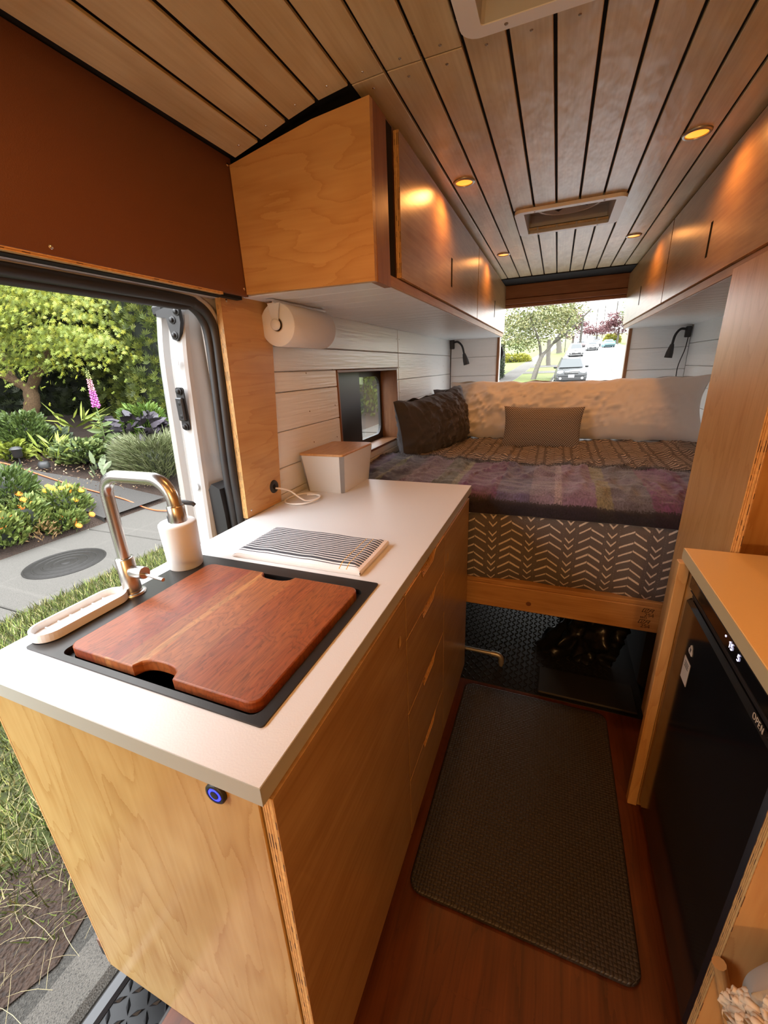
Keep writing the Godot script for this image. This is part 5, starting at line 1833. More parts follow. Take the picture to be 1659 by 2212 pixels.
func outdoor_materials() -> void:
	M.leaf = mat(Color(0.9, 0.9, 0.9), 0.55, {"vcol": true, "back": Color(0.16, 0.18, 0.05)})
	M.stem_green = mat(lin(0.10, 0.14, 0.04), 0.7)
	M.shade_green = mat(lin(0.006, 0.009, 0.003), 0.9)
	M.frond = frond_mesh(0.125)
	M.bark = mat(lin(0.20, 0.14, 0.08), 0.9, {"tex": mottle(256, 31, 0.04, 4, [Color(0.6, 0.55, 0.5), Color(1, 0.95, 0.9)]), "tri": 0.3, "normal": bumps(256, 32, 0.06, 4, 6.0)})
	M.grey_bark = mat(lin(0.20, 0.18, 0.15), 0.9, {"tex": mottle(256, 33, 0.05, 4, [Color(0.5, 0.5, 0.5), Color(1, 1, 1)]), "tri": 0.8})
	M.soil = mat(lin(0.030, 0.017, 0.010), 0.95, {"tex": mottle(512, 41, 0.06, 4, [Color(0.5, 0.45, 0.4), Color(1.0, 0.95, 0.9), Color(0.7, 0.6, 0.5)]), "tri": 0.9, "normal": bumps(512, 42, 0.08, 4, 10.0)})
	M.concrete = mat(lin(0.085, 0.077, 0.066), 0.9, {"tex": mottle(512, 43, 0.16, 4, [Color(0.35, 0.35, 0.35), Color(1, 1, 1), Color(0.55, 0.55, 0.53)]), "tri": 0.7, "normal": bumps(512, 44, 0.3, 3, 3.0)})
	M.old_concrete = mat(lin(0.060, 0.055, 0.047), 0.95, {"tex": mottle(512, 45, 0.12, 4, [Color(0.55, 0.55, 0.55), Color(1, 1, 1)]), "tri": 0.7, "normal": bumps(512, 46, 0.3, 3, 5.0)})
	M.path = mat(lin(0.048, 0.043, 0.038), 0.95, {"tex": mottle(512, 47, 0.1, 4, [Color(0.65, 0.65, 0.65), Color(1, 1, 1)]), "tri": 0.8})
	M.asphalt = mat(lin(0.20, 0.198, 0.195), 0.9, {"tex": mottle(512, 48, 0.03, 4, [Color(0.85, 0.85, 0.85), Color(1, 1, 1)]), "tri": 4.0})
	M.lawn = mat(lin(0.12, 0.13, 0.03), 0.95, {"tex": mottle(512, 49, 0.03, 4, [Color(0.45, 0.6, 0.3), Color(0.8, 0.85, 0.5), Color(1.0, 0.95, 0.65)]), "tri": 2.5})
	M.turf = mat(lin(0.055, 0.055, 0.018), 0.95, {"tex": mottle(512, 50, 0.05, 4, [Color(0.5, 0.42, 0.3), Color(0.7, 0.8, 0.4), Color(1.0, 0.95, 0.6)]), "tri": 1.2})
	M.iron = mat(lin(0.022, 0.020, 0.018), 0.6, {"metal": 0.5, "tex": mottle(256, 51, 0.05, 4, [Color(0.6, 0.55, 0.5), Color(1, 1, 1)]), "tri": 0.4})
	M.petal_orange = mat(lin(0.75, 0.20, 0.008), 0.7, {"back": Color(0.5, 0.2, 0.02)})
	M.petal_yellow = mat(lin(0.80, 0.38, 0.012), 0.7, {"back": Color(0.5, 0.3, 0.02)})
	M.foxglove = mat(Color(1, 1, 1), 0.7, {"vcol": true})
	M.cord = mat(lin(0.50, 0.10, 0.03), 0.6)
	M.terracotta = mat(lin(0.24, 0.065, 0.03), 0.8)
	M.pale_pot = mat(lin(0.34, 0.36, 0.36), 0.6)
	M.dull_black = mat(lin(0.02, 0.02, 0.02), 0.5)
	M.straw = mat(Color(1, 1, 1), 0.9, {"vcol": true})

func flower_head(r: float) -> ArrayMesh:
	var st := fresh()
	for ring in 2:
		for i in 12:
			var a := TAU * (i + ring * 0.5) / 12.0
			var d := Vector3(cos(a), 0.18 + ring * 0.35, sin(a))
			var s := Vector3(-sin(a), 0, cos(a)) * r * 0.16
			var l := r * (1.0 - ring * 0.3)
			quad(st, Vector3(0, 0.002 * ring, 0), d * l * 0.7 + s, d * l, d * l * 0.7 - s, Vector3(0, 1, 0))
	add_lathe(st, [Vector2(r * 0.3, 0), Vector2(r * 0.26, r * 0.2), Vector2(0, r * 0.28)], 8)
	return st.commit()

func build_garden() -> void:
	outdoor_materials()
	# ground, from the gutter to the hedge
	var g := setting("ground")
	part("turf", strip(-3.72, -1.45, -0.40, -0.40, 8.0, -26.0, 2.0), M.turf, g)
	part("worn_concrete", strip(-1.46, -1.19, -0.404, -0.404, 8.0, -26.0, 2.0), M.old_concrete, g)
	var yd := fresh()
	var nxs := 26
	var nzs := 34
	var gp := func(i: int, j: int) -> Vector3:
		var z := 6.0 - j * 1.0
		var x := -5.15 + shift(z) - pow(float(i) / nxs, 1.3) * 16.0
		var bump := 0.0 if i == 0 else 0.05 * sin(x * 3.1 + z * 2.3) * sin(z * 1.7)
		return Vector3(x, yard_y(x, z) + bump, z)
	for i in nxs:
		for j in nzs:
			var q := [gp.call(i, j), gp.call(i + 1, j), gp.call(i + 1, j + 1), gp.call(i, j + 1)]
			var n: Vector3 = (q[1] - q[0]).cross(q[3] - q[0]).normalized()
			quad(yd, q[0], q[1], q[2], q[3], n if n.y > 0.0 else -n)
	part("garden_soil", yd.commit(), M.soil, g)
	var dp := fresh()
	for i in 24:
		var a0 := TAU * i / 24.0
		var a1 := TAU * (i + 1) / 24.0
		var r0 := 1.0 + 0.25 * sin(a0 * 3.0) + 0.12 * sin(a0 * 7.0)
		var r1 := 1.0 + 0.25 * sin(a1 * 3.0) + 0.12 * sin(a1 * 7.0)
		tri(dp, Vector3(-1.52, -0.386, -0.42), Vector3(-1.52 + cos(a0) * 0.2 * r0, -0.3975, -0.42 + sin(a0) * 0.42 * r0), Vector3(-1.52 + cos(a1) * 0.2 * r1, -0.3975, -0.42 + sin(a1) * 0.42 * r1), Vector3.UP)
	part("bare_soil", dp.commit(), M.soil, g)
	var sw := setting("sidewalk")
	var z0 := 5.75
	while z0 > -26.0:
		var z1 := z0 - 1.45
		var s := shift((z0 + z1) * 0.5)
		part("slab", cbox(Vector3(1.43, 0.10, 1.438), 0.008), M.concrete, sw, Vector3(-4.435 + s, -0.448 + rise((z0 + z1) * 0.5), (z0 + z1) * 0.5))
		z0 = z1
	var cu := setting("kerb")
	z0 = 6.0
	while z0 > -26.0:
		part("kerb_stone", cbox(Vector3(0.16, 0.30, 2.995), 0.02), M.concrete, cu, Vector3(-1.175 + shift(z0 - 1.5), -0.55 + rise(z0 - 1.5), z0 - 1.5))
		z0 -= 3.0
	var pa := fresh()
	var pn := [Vector2(-5.16, -3.18), Vector2(-5.7, -3.08), Vector2(-6.2, -2.95), Vector2(-7.0, -2.6), Vector2(-8.0, -2.2)]
	var pf := [Vector2(-5.16, -4.10), Vector2(-5.98, -3.72), Vector2(-6.46, -3.40), Vector2(-7.1, -3.05), Vector2(-8.0, -2.7)]
	for i in 4:
		var q := []
		for v: Vector2 in [pn[i], pn[i + 1], pf[i + 1], pf[i]]:
			q.append(Vector3(v.x, yard_y(v.x, v.y) + 0.06, v.y))
		quad(pa, q[0], q[1], q[2], q[3], Vector3(0.34, 0.94, 0).normalized())
		var sk := []
		for v: Vector2 in [pn[i], pn[i + 1]]:
			sk.append(Vector3(v.x, yard_y(v.x, v.y) + 0.06, v.y))
			sk.append(Vector3(v.x, yard_y(v.x, v.y) - 0.1, v.y))
		quad(pa, sk[0], sk[2], sk[3], sk[1], Vector3(0, 0, 1))
	var path := part("garden_path", pa.commit(), M.path, self)
	path.set_meta("kind", "structure")

	# manhole cover in the sidewalk
	var mh := thing("manhole_cover", "round iron manhole cover set in the sidewalk", "manhole cover", Vector3(-4.38, -0.397, -2.22))
	part("disc", lathe([Vector2(0, 0.003), Vector2(0.34, 0.003), Vector2(0.345, -0.003)], 40), M.iron, mh)
	for r: float in [0.10, 0.18, 0.255, 0.325]:
		part("rib_ring", lathe([Vector2(r, 0.003), Vector2(r + 0.004, 0.008), Vector2(r + 0.016, 0.008), Vector2(r + 0.020, 0.003)], 40), M.iron, mh)
	part("centre_boss", lathe([Vector2(0.045, 0.003), Vector2(0.04, 0.010), Vector2(0, 0.010)], 20), M.iron, mh)

	# grass of the planting strip: green blades and dry straw
	var gl := RandomNumberGenerator.new()
	gl.seed = 21
	var blade := fresh()
	tri(blade, Vector3(-0.0035, 0, 0), Vector3(0.0035, 0, 0), Vector3(0.001, 0.03, 0.006), Vector3(0, 0.5, 1).normalized())
	tri(blade, Vector3(0.0022, 0.018, 0.003), Vector3(-0.0015, 0.018, 0.003), Vector3(0.002, 0.055, 0.024), Vector3(0, 0.5, 1).normalized())
	var bp := []
	var bc := []
	for i in 60000:
		var x := gl.randf_range(-3.74, -1.32)
		var z := gl.randf_range(-3.9, 0.35)
		var thin := sin(x * 5.1 + z * 2.0) * sin(z * 4.3 - x) + (0.9 if x < -1.75 else -0.55 if x > -1.5 else 0.0)
		if gl.randf() * 1.3 > thin + 0.85:
			continue
		bp.append(Transform3D(Basis.from_euler(Vector3(gl.randf_range(-0.7, 0.7), gl.randf() * TAU, gl.randf_range(-0.5, 0.5))).scaled(Vector3.ONE * gl.randf_range(0.6, 1.4)), Vector3(x, -0.40, z)))
		var k := gl.randf()
		var f := gl.randf_range(0.6, 1.0)
		if k < 0.55 + 0.2 * sin(x * 3.0 + z):
			bc.append(Color(0.115 * f, 0.155 * f, 0.024 * f))
		elif k < 0.85:
			bc.append(Color(0.20 * f, 0.20 * f, 0.045 * f))
		else:
			bc.append(Color(0.40 * f, 0.34 * f, 0.16 * f))
	var gr := swarm(numbered("grass"), blade.commit(), M.straw, self, bp, bc)
	gr.set_meta("kind", "stuff")
	tag(gr, "mown green and yellowing grass between kerb and sidewalk", "grass")
	var stalk := fresh()
	add_tube(stalk, [Vector3(0, 0, -0.09), Vector3(0, 0.012, -0.03), Vector3(0.006, 0.012, 0.04), Vector3(0.016, 0.002, 0.10)], [0.0009, 0.0009, 0.0008, 0.0005], 4, false)
	var sp := []
	var sc := []
	for i in 1100:
		var x := gl.randf_range(-2.3, -1.25)
		var z := gl.randf_range(-1.4, 0.35)
		if gl.randf() < (absf(x + 1.55) - 0.25):
			continue
		sp.append(Transform3D(Basis.from_euler(Vector3(gl.randf_range(-0.2, 0.2), gl.randf() * TAU, 0)).scaled(Vector3.ONE * gl.randf_range(0.25, 0.8)), Vector3(x, -0.392 + gl.randf() * 0.025, z)))
		var f := gl.randf_range(0.7, 1.2)
		sc.append(Color(0.36 * f, 0.30 * f, 0.16 * f))
	var sr := swarm(numbered("straw"), stalk.commit(), M.straw, self, sp, sc)
	sr.set_meta("kind", "stuff")
	tag(sr, "loose dry straw scattered beside the kerb", "straw")

	build_plants()

func build_plants() -> void:
	var at := Vector3(-8.93, 0.50, -4.72)
	var t := thing("maple_tree", "yellow-green maple tree with forked trunk in the garden", "tree", at)
	branch(t, "trunk", [Vector3(0.02, -0.1, 0.02), Vector3(-0.06, 0.25, -0.05), Vector3(0.02, 0.50, -0.10), Vector3(-0.08, 0.76, -0.18)], 0.135, 0.115, M.bark)
	branch(t, "bough", [Vector3(-0.08, 0.70, -0.18), Vector3(0.20, 0.98, -0.22), Vector3(0.40, 1.25, -0.34), Vector3(0.6, 1.7, -0.4)], 0.095, 0.05, M.bark)
	branch(t, "bough", [Vector3(-0.08, 0.70, -0.18), Vector3(-0.30, 0.90, -0.05), Vector3(-0.55, 1.08, 0.12), Vector3(-1.0, 1.25, 0.4)], 0.085, 0.05, M.bark)
	branch(t, "bough", [Vector3(-0.25, 0.86, -0.08), Vector3(-0.45, 1.15, -0.14), Vector3(-0.60, 1.5, -0.2), Vector3(-0.7, 1.9, -0.2)], 0.055, 0.035, M.bark)
	part("knot", lathe([Vector2(0.05, 0), Vector2(0.04, 0.05), Vector2(0, 0.06)], 8), M.bark, t, Vector3(-0.13, 0.22, 0.05), Vector3(0.2, 0, 1.2))
	# foliage in thin drooping tiers
	var pl := []
	var co := []
	var leaf := star_leaf(0.058)
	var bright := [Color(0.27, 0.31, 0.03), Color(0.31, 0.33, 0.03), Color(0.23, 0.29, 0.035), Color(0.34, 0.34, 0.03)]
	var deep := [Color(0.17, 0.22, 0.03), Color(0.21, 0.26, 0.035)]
	var tiers := []
	for i in 40:
		tiers.append(Vector3(0.2 + rng.randfn() * 0.9, 3.0 + absf(rng.randfn()) * 0.9, rng.randfn() * 0.9))
	for i in 60:
		var v := Vector3(rng.randfn(), rng.randfn(), rng.randfn()).normalized() * pow(rng.randf(), 0.35)
		tiers.append(Vector3(0.30 + v.x * 1.45, 2.02 + v.y * 0.98, 0.02 + v.z * 1.35))
	for p: Vector3 in [Vector3(1.45, 1.52, -0.62), Vector3(1.25, 1.42, -0.45), Vector3(1.0, 1.35, -0.1), Vector3(0.75, 1.22, 0.1), Vector3(0.5, 1.18, 0.35), Vector3(1.35, 1.85, -0.7), Vector3(1.15, 2.15, -0.75), Vector3(0.9, 1.12, 0.35), Vector3(0.95, 1.10, 0.72), Vector3(1.2, 1.5, 0.1), Vector3(0.7, 1.4, 0.7), Vector3(0.4, 1.3, 0.95), Vector3(0.9, 1.8, 0.5), Vector3(1.1, 2.2, 0.2)]:
		tiers.append(p)
	for c: Vector3 in tiers:
		var out := Vector3(c.x - 0.1, 0, c.z).normalized()
		var side := out.cross(Vector3.UP)
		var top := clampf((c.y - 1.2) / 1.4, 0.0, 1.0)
		for k in 175:
			var a := rng.randfn() * 0.30
			var b := rng.randfn() * 0.24
			var p := c + out * a + side * b + Vector3(0, -0.30 * a - 0.5 * a * a - 0.3 * b * b + rng.randfn() * 0.035, 0)
			pl.append(aim(out + side * rng.randf_range(-0.7, 0.7) + Vector3(0, rng.randf_range(-0.9, 0.0), 0), rng.randf_range(-0.6, 0.6) + (PI if rng.randf() < 0.2 else 0.0), rng.randf_range(0.7, 1.3), p))
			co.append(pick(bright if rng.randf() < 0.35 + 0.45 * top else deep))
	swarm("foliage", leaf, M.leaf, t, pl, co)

	# cedar hedge
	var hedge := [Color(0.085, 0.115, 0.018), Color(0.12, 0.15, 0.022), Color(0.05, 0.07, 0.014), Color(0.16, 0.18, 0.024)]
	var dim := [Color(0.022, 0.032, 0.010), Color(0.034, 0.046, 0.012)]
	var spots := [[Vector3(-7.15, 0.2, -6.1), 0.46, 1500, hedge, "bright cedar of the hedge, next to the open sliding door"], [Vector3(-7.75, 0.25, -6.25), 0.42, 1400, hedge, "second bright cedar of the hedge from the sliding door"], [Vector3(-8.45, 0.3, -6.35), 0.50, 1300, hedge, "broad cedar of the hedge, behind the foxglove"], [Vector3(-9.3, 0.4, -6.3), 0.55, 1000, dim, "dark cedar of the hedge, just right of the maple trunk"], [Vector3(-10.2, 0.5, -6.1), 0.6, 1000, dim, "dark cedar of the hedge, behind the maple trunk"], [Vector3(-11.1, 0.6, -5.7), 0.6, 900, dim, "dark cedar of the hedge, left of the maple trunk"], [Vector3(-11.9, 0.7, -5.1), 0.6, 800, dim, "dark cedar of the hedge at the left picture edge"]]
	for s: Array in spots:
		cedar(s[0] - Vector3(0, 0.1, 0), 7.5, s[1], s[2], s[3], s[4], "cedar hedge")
	for i in 6:
		cedar(Vector3(-7.0 - i * 0.15, 0.15, -7.4 - i * 1.25), 7.0, 0.62, 500, hedge, "cedar of the hedge seen through the side window", "cedars beyond the side window")

	for i in 8:
		cedar(Vector3(-12.2 + 0.12 * i, 0.65, -4.2 + i * 1.3), 7.5, 0.7, 420, dim, "cedar of the hedge beyond the left picture edge", "cedars beyond the left picture edge")

	# foxglove
	var fx := thing("foxglove", "tall foxglove with a pink flower spike", "flower", Vector3(-6.77, 0.17, -4.53))
	part("stem", tube(curve([Vector3(0, 0, 0), Vector3(0.01, 0.5, 0), Vector3(-0.01, 1.0, 0.01), Vector3(0.0, 1.34, 0.0)], 4), [0.011, 0.011, 0.010, 0.010, 0.009, 0.009, 0.008, 0.008, 0.007, 0.006, 0.005, 0.004, 0.003], 6), M.stem_green, fx)
	var bell := fresh()
	add_tube(bell, [Vector3(0, 0, 0), Vector3(0, 0.022, 0), Vector3(0, 0.045, 0), Vector3(0, 0.052, 0)], [0.006, 0.013, 0.016, 0.021], 7, false)
	var bpl := []
	var bco := []
	for i in 74:
		var y := lerpf(0.78, 1.30, i / 73.0)
		var a := i * 2.4
		var f := 1.0 - (y - 0.78) / 0.52
		bpl.append(aim(Vector3(cos(a), -0.55 - 0.3 * f, sin(a)), 0.0, 0.35 + 0.75 * f, Vector3(cos(a) * 0.01, y, sin(a) * 0.01)))
		bco.append(Color(0.52, 0.13, 0.42) if f > 0.55 else Color(0.62, 0.30, 0.36) if f > 0.22 else Color(0.30, 0.34, 0.10))
	swarm("blossom", bell.commit(), M.foxglove, fx, bpl, bco)
	var broad := leaf_mesh(0.27, 0.11)
	var fl := []
	var fc := []
	for i in 26:
		var y := 0.06 + 0.56 * pow(i / 25.0, 1.1)
		var a := i * 2.4
		fl.append(aim(Vector3(cos(a), 0.45 - 0.5 * (1.0 - i / 25.0), sin(a)), PI * 0.5 * (i % 2), 1.25 - 0.8 * i / 25.0, Vector3(0, y, 0)))
		fc.append(pick([Color(0.15, 0.21, 0.06), Color(0.11, 0.16, 0.045)]))
	swarm("leaves", broad, M.leaf, fx, fl, fc)

	var palm := leaf_mesh(0.38, 0.05)
	var small := leaf_mesh(0.07, 0.04)
	var mid := leaf_mesh(0.13, 0.07)
	var wide := leaf_mesh(0.24, 0.20, 0.15)
	var thin := leaf_mesh(0.26, 0.012)
	var fresh_green := [Color(0.12, 0.18, 0.03), Color(0.16, 0.22, 0.035), Color(0.09, 0.14, 0.03)]
	var lime := [Color(0.27, 0.31, 0.045), Color(0.21, 0.26, 0.04)]
	shrub("fan_plant", "yellow-green fan-leaved plant left of the foxglove", "plant", Vector3(-7.25, 0.33, -4.38), Vector3(0.55, 0.45, 0.55), 46, palm, 1.0, lime, 0.35, "", false)
	shrub("fern", "small yellow-green fern at the edge of the soil", "plant", Vector3(-6.80, 0.17, -3.72), Vector3(0.4, 0.30, 0.4), 60, leaf_mesh(0.22, 0.03), 1.0, lime, 0.6, "", false)
	shrub("round_shrub", "round feathery green shrub below the maple trunk", "shrub", Vector3(-7.35, 0.33, -3.72), Vector3(0.68, 0.56, 0.68), 900, small, 1.0, [Color(0.065, 0.105, 0.022), Color(0.09, 0.135, 0.028)], 0.9)
	shrub("purple_foliage_plant", "dark purple broad-leaved plant right of the foxglove", "plant", Vector3(-6.55, 0.12, -5.0), Vector3(0.95, 0.62, 0.7), 150, wide, 0.8, [Color(0.050, 0.040, 0.052), Color(0.075, 0.065, 0.080), Color(0.030, 0.022, 0.030)], 0.15, "", false)
	shrub("purple_foliage_plant", "small dark purple plant above the glass garden light", "plant", Vector3(-6.40, 0.07, -4.35), Vector3(0.5, 0.26, 0.45), 50, wide, 0.6, [Color(0.050, 0.042, 0.056), Color(0.075, 0.068, 0.085)], 0.15, "", false)
	shrub("feathery_shrub", "grey-green feathery shrub behind the faucet", "shrub", Vector3(-5.85, -0.16, -4.60), Vector3(1.25, 0.52, 0.95), 2600, thin, 0.9, [Color(0.16, 0.185, 0.075), Color(0.11, 0.13, 0.05), Color(0.21, 0.22, 0.11)], 0.6)
	shrub("leafy_bush", "bright green leafy bush under the hedge", "shrub", Vector3(-7.0, 0.22, -5.45), Vector3(0.95, 0.62, 0.6), 620, leaf_mesh(0.11, 0.035), 1.0, [Color(0.10, 0.18, 0.028), Color(0.14, 0.22, 0.03)], 0.7)
	shrub("ground_cover", "low green cover plants before the foxglove", "plant", Vector3(-6.72, 0.14, -4.05), Vector3(0.95, 0.30, 0.6), 420, mid, 0.75, [Color(0.12, 0.17, 0.045), Color(0.17, 0.21, 0.06), Color(0.08, 0.12, 0.035)], 0.4)
	shrub("grey_leaf_plant", "grey-green plant between the round shrub and the fan plant", "plant", Vector3(-7.2, 0.30, -4.02), Vector3(0.4, 0.32, 0.4), 110, mid, 0.8, [Color(0.10, 0.135, 0.085), Color(0.13, 0.165, 0.10)], 0.5)
	shrub("border_plant", "pale green leaves at the left end of the soil", "plant", Vector3(-7.15, 0.28, -3.42), Vector3(0.4, 0.24, 0.34), 160, mid, 0.8, lime, 0.4)
	shrub("young_mullein", "young plant with soft upright leaves by the path", "plant", Vector3(-6.12, -0.05, -3.86), Vector3(0.16, 0.20, 0.16), 9, leaf_mesh(0.19, 0.08), 1.0, [Color(0.17, 0.21, 0.11)], 1.4, "", false)
	shrub("brown_shrub", "brownish low shrub in front of the flower pots", "shrub", Vector3(-7.75, 0.40, -3.55), Vector3(0.4, 0.34, 0.4), 240, small, 0.9, [Color(0.085, 0.06, 0.045), Color(0.06, 0.045, 0.035)], 0.6)
	# litter of bark chips on the soil
	var chip := cbox(Vector3(0.03, 0.004, 0.012), 0.0)
	var cp := []
	var cc := []
	for i in 700:
		var x := rng.randf_range(-7.2, -5.5)
		var z := rng.randf_range(-4.6, -3.2)
		cp.append(Transform3D(Basis.from_euler(Vector3(rng.randf_range(-0.3, 0.3), rng.randf() * TAU, 0.36)), Vector3(x, yard_y(x, z) + 0.055, z)))
		cc.append(pick([Color(0.12, 0.06, 0.03), Color(0.06, 0.032, 0.02), Color(0.30, 0.22, 0.12)]))
	var ch := swarm(numbered("bark_mulch"), chip, M.straw, self, cp, cc)
	ch.set_meta("kind", "stuff")
	tag(ch, "reddish bark mulch on the garden soil", "mulch")

	# marigolds in the near bed
	var mg := [Color(0.15, 0.20, 0.045), Color(0.21, 0.25, 0.06), Color(0.10, 0.145, 0.03)]
	var beds := [[Vector3(-5.58, -0.27, -2.98), Vector3(0.62, 0.34, 0.55), "marigold plant with yellow blooms nearest the garden path"], [Vector3(-5.36, -0.36, -2.80), Vector3(0.45, 0.22, 0.45), "low marigold plant with orange blooms at the sidewalk corner"], [Vector3(-5.55, -0.29, -2.52), Vector3(0.66, 0.36, 0.5), "marigold plant with orange blooms in the middle of the near bed"], [Vector3(-5.42, -0.33, -2.22), Vector3(0.55, 0.32, 0.5), "marigold plant at the left picture edge"]]
	var plants := []
	for b: Array in beds:
		plants.append(shrub("marigold", b[2], "flower", b[0], b[1], 420, leaf_mesh(0.075, 0.032), 1.0, mg, 0.8, "marigolds in the near bed"))
	shrub("leafy_bush", "mixed green bush glimpsed through the side window", "shrub", Vector3(-6.3, -0.1, -12.6), Vector3(3.2, 2.6, 2.2), 1500, mid, 1.6, fresh_green, 0.6)
	shrub("green_bush", "leafy green bush behind the marigolds", "shrub", Vector3(-6.02, -0.10, -2.66), Vector3(0.75, 0.46, 0.6), 700, leaf_mesh(0.08, 0.024), 1.0, [Color(0.065, 0.105, 0.022), Color(0.10, 0.15, 0.03)], 0.8)
	shrub("dry_plant", "withered tan plant among the marigolds", "plant", Vector3(-5.30, -0.37, -2.52), Vector3(0.36, 0.20, 0.3), 200, leaf_mesh(0.08, 0.02), 1.0, [Color(0.36, 0.23, 0.10), Color(0.28, 0.17, 0.08)], 0.8, "", false)
	var heads := [Vector3(-5.69, 0.07, -2.63), Vector3(-5.51, 0.03, -2.57), Vector3(-5.58, 0.01, -2.70), Vector3(-5.52, -0.04, -2.65), Vector3(-5.41, -0.02, -2.48), Vector3(-5.40, -0.06, -2.29), Vector3(-5.35, -0.09, -2.36), Vector3(-5.36, -0.02, -2.27), Vector3(-5.31, -0.24, -2.78), Vector3(-5.23, -0.27, -2.86), Vector3(-5.21, -0.32, -2.85), Vector3(-5.12, -0.34, -2.83), Vector3(-5.19, -0.28, -3.05), Vector3(-5.68, 0.03, -2.90), Vector3(-5.66, 0.08, -2.93), Vector3(-5.62, 0.06, -2.94), Vector3(-5.57, 0.02, -2.94), Vector3(-5.56, 0.04, -3.01), Vector3(-5.47, 0.06, -3.05), Vector3(-5.46, 0.03, -3.04), Vector3(-5.48, 0.00, -3.03), Vector3(-5.39, -0.01, -3.12), Vector3(-5.34, -0.09, -3.00), Vector3(-5.33, -0.15, -2.23), Vector3(-5.56, -0.04, -2.69)]
	var head := flower_head(0.040)
	for i in heads.size():
		var h: Vector3 = heads[i]
		var best: Node3D = plants[0]
		for p: Node3D in plants:
			if (p.position - h).length() < (best.position - h).length():
				best = p
		var bl := thing_part("bloom", best, h + Vector3(0.03, 0.035, 0) - best.position, Vector3(0, 0, -0.8 - 0.2 * sin(i * 1.7)))
		part("petals", head, M.petal_yellow if i >= 13 and i < 23 else M.petal_orange, bl)
		part("stalk", tube([Vector3(0, 0, 0), Vector3(0, -0.07, 0), Vector3(0.01, -0.15, 0)], 0.003, 5, false), M.stem_green, bl)

	# things lying about in the garden
	var cord := []
	for p: Vector2 in [Vector2(-7.6, -2.75), Vector2(-6.95, -3.12), Vector2(-6.6, -3.24), Vector2(-6.05, -3.39), Vector2(-5.66, -3.53), Vector2(-5.38, -3.64), Vector2(-5.1, -3.73), Vector2(-4.72, -3.71), Vector2(-4.3, -3.95), Vector2(-4.0, -4.6)]:
		cord.append(Vector3(p.x, yard_y(p.x, p.y) + (0.075 if p.x < -5.2 else 0.022), p.y))
	single("extension_cord", tube(curve(cord, 6), 0.009, 7), M.cord, "orange extension cord trailing along the garden path", "cord")
	single("garden_hose", tube([Vector3(-6.35, 0.10, -2.93), Vector3(-6.15, 0.03, -3.0), Vector3(-5.9, -0.06, -3.22), Vector3(-5.75, -0.10, -3.35)], 0.013, 8), M.dull_black, "short black hose lying on the garden path", "hose")
	var pot := [Vector2(0.05, 0.0), Vector2(0.095, 0.0), Vector2(0.135, 0.20), Vector2(0.15, 0.20), Vector2(0.152, 0.24), Vector2(0.132, 0.24), Vector2(0.12, 0.18), Vector2(0.0, 0.18)]
	single("flower_pot", lathe(pot, 20), M.pale_pot, "pale grey flower pot at the left picture edge", "flower pot", Vector3(-8.30, 0.45, -3.92), Vector3.ZERO, "flower pots")
	single("flower_pot", lathe(pot, 20), M.terracotta, "terracotta flower pot beside the pale pot", "flower pot", Vector3(-8.42, 0.47, -4.20), Vector3.ZERO, "flower pots")
	var la := thing("garden_light", "black lantern garden light on a stake, left of the others", "garden light", Vector3(-6.86, 0.20, -3.33), "garden lights")
	part("stake", tube([Vector3(0, 0, 0), Vector3(0, 0.16, 0)], 0.008, 6), M.dull_black, la)
	part("lantern", lathe([Vector2(0.03, 0.14), Vector2(0.055, 0.16), Vector2(0.06, 0.25), Vector2(0.075, 0.26), Vector2(0.05, 0.29), Vector2(0, 0.30)], 12), M.dull_black, la)
	var sl := thing("garden_light", "low black garden light lying on the soil", "garden light", Vector3(-6.66, 0.16, -3.50), "garden lights")
	part("shade", lathe([Vector2(0.0, 0.0), Vector2(0.07, 0.01), Vector2(0.075, 0.06), Vector2(0.05, 0.10), Vector2(0, 0.10)], 14), M.dull_black, sl)
	var jl := thing("garden_light", "clear glass garden light under the purple leaves", "garden light", Vector3(-6.23, 0.01, -4.13), "garden lights")
	part("jar", lathe([Vector2(0.06, 0.0), Vector2(0.085, 0.02), Vector2(0.09, 0.13), Vector2(0.085, 0.14)], 16), M.lamp_rim, jl)
	part("cap", lathe([Vector2(0.095, 0.13), Vector2(0.095, 0.16), Vector2(0.0, 0.18)], 16), M.dull_black, jl)

# ---------------------------------------------------------------- the street behind the van
func loft_x(poly: PackedVector2Array, half: Callable) -> ArrayMesh:     # outline in (z, y); half(y) gives the half width
	var st := fresh()
	var n := poly.size()
	for i in n:
		var a := poly[i]
		var b := poly[(i + 1) % n]
		var wa: float = half.call(a.y)
		var wb: float = half.call(b.y)
		var nn := Vector3(0, b.x - a.x, -(b.y - a.y)).normalized()
		quad(st, Vector3(-wa, a.y, a.x), Vector3(wa, a.y, a.x), Vector3(wb, b.y, b.x), Vector3(-wb, b.y, b.x), -nn)
	var ix := Geometry2D.triangulate_polygon(poly)
	for s: float in [-1.0, 1.0]:
		for t in range(0, ix.size(), 3):
			var q := []
			for k in 3:
				var v := poly[ix[t + k]]
				q.append(Vector3(s * float(half.call(v.y)), v.y, v.x))
			tri(st, q[0], q[1], q[2], Vector3(s, 0.1, 0).normalized())
	return st.commit()

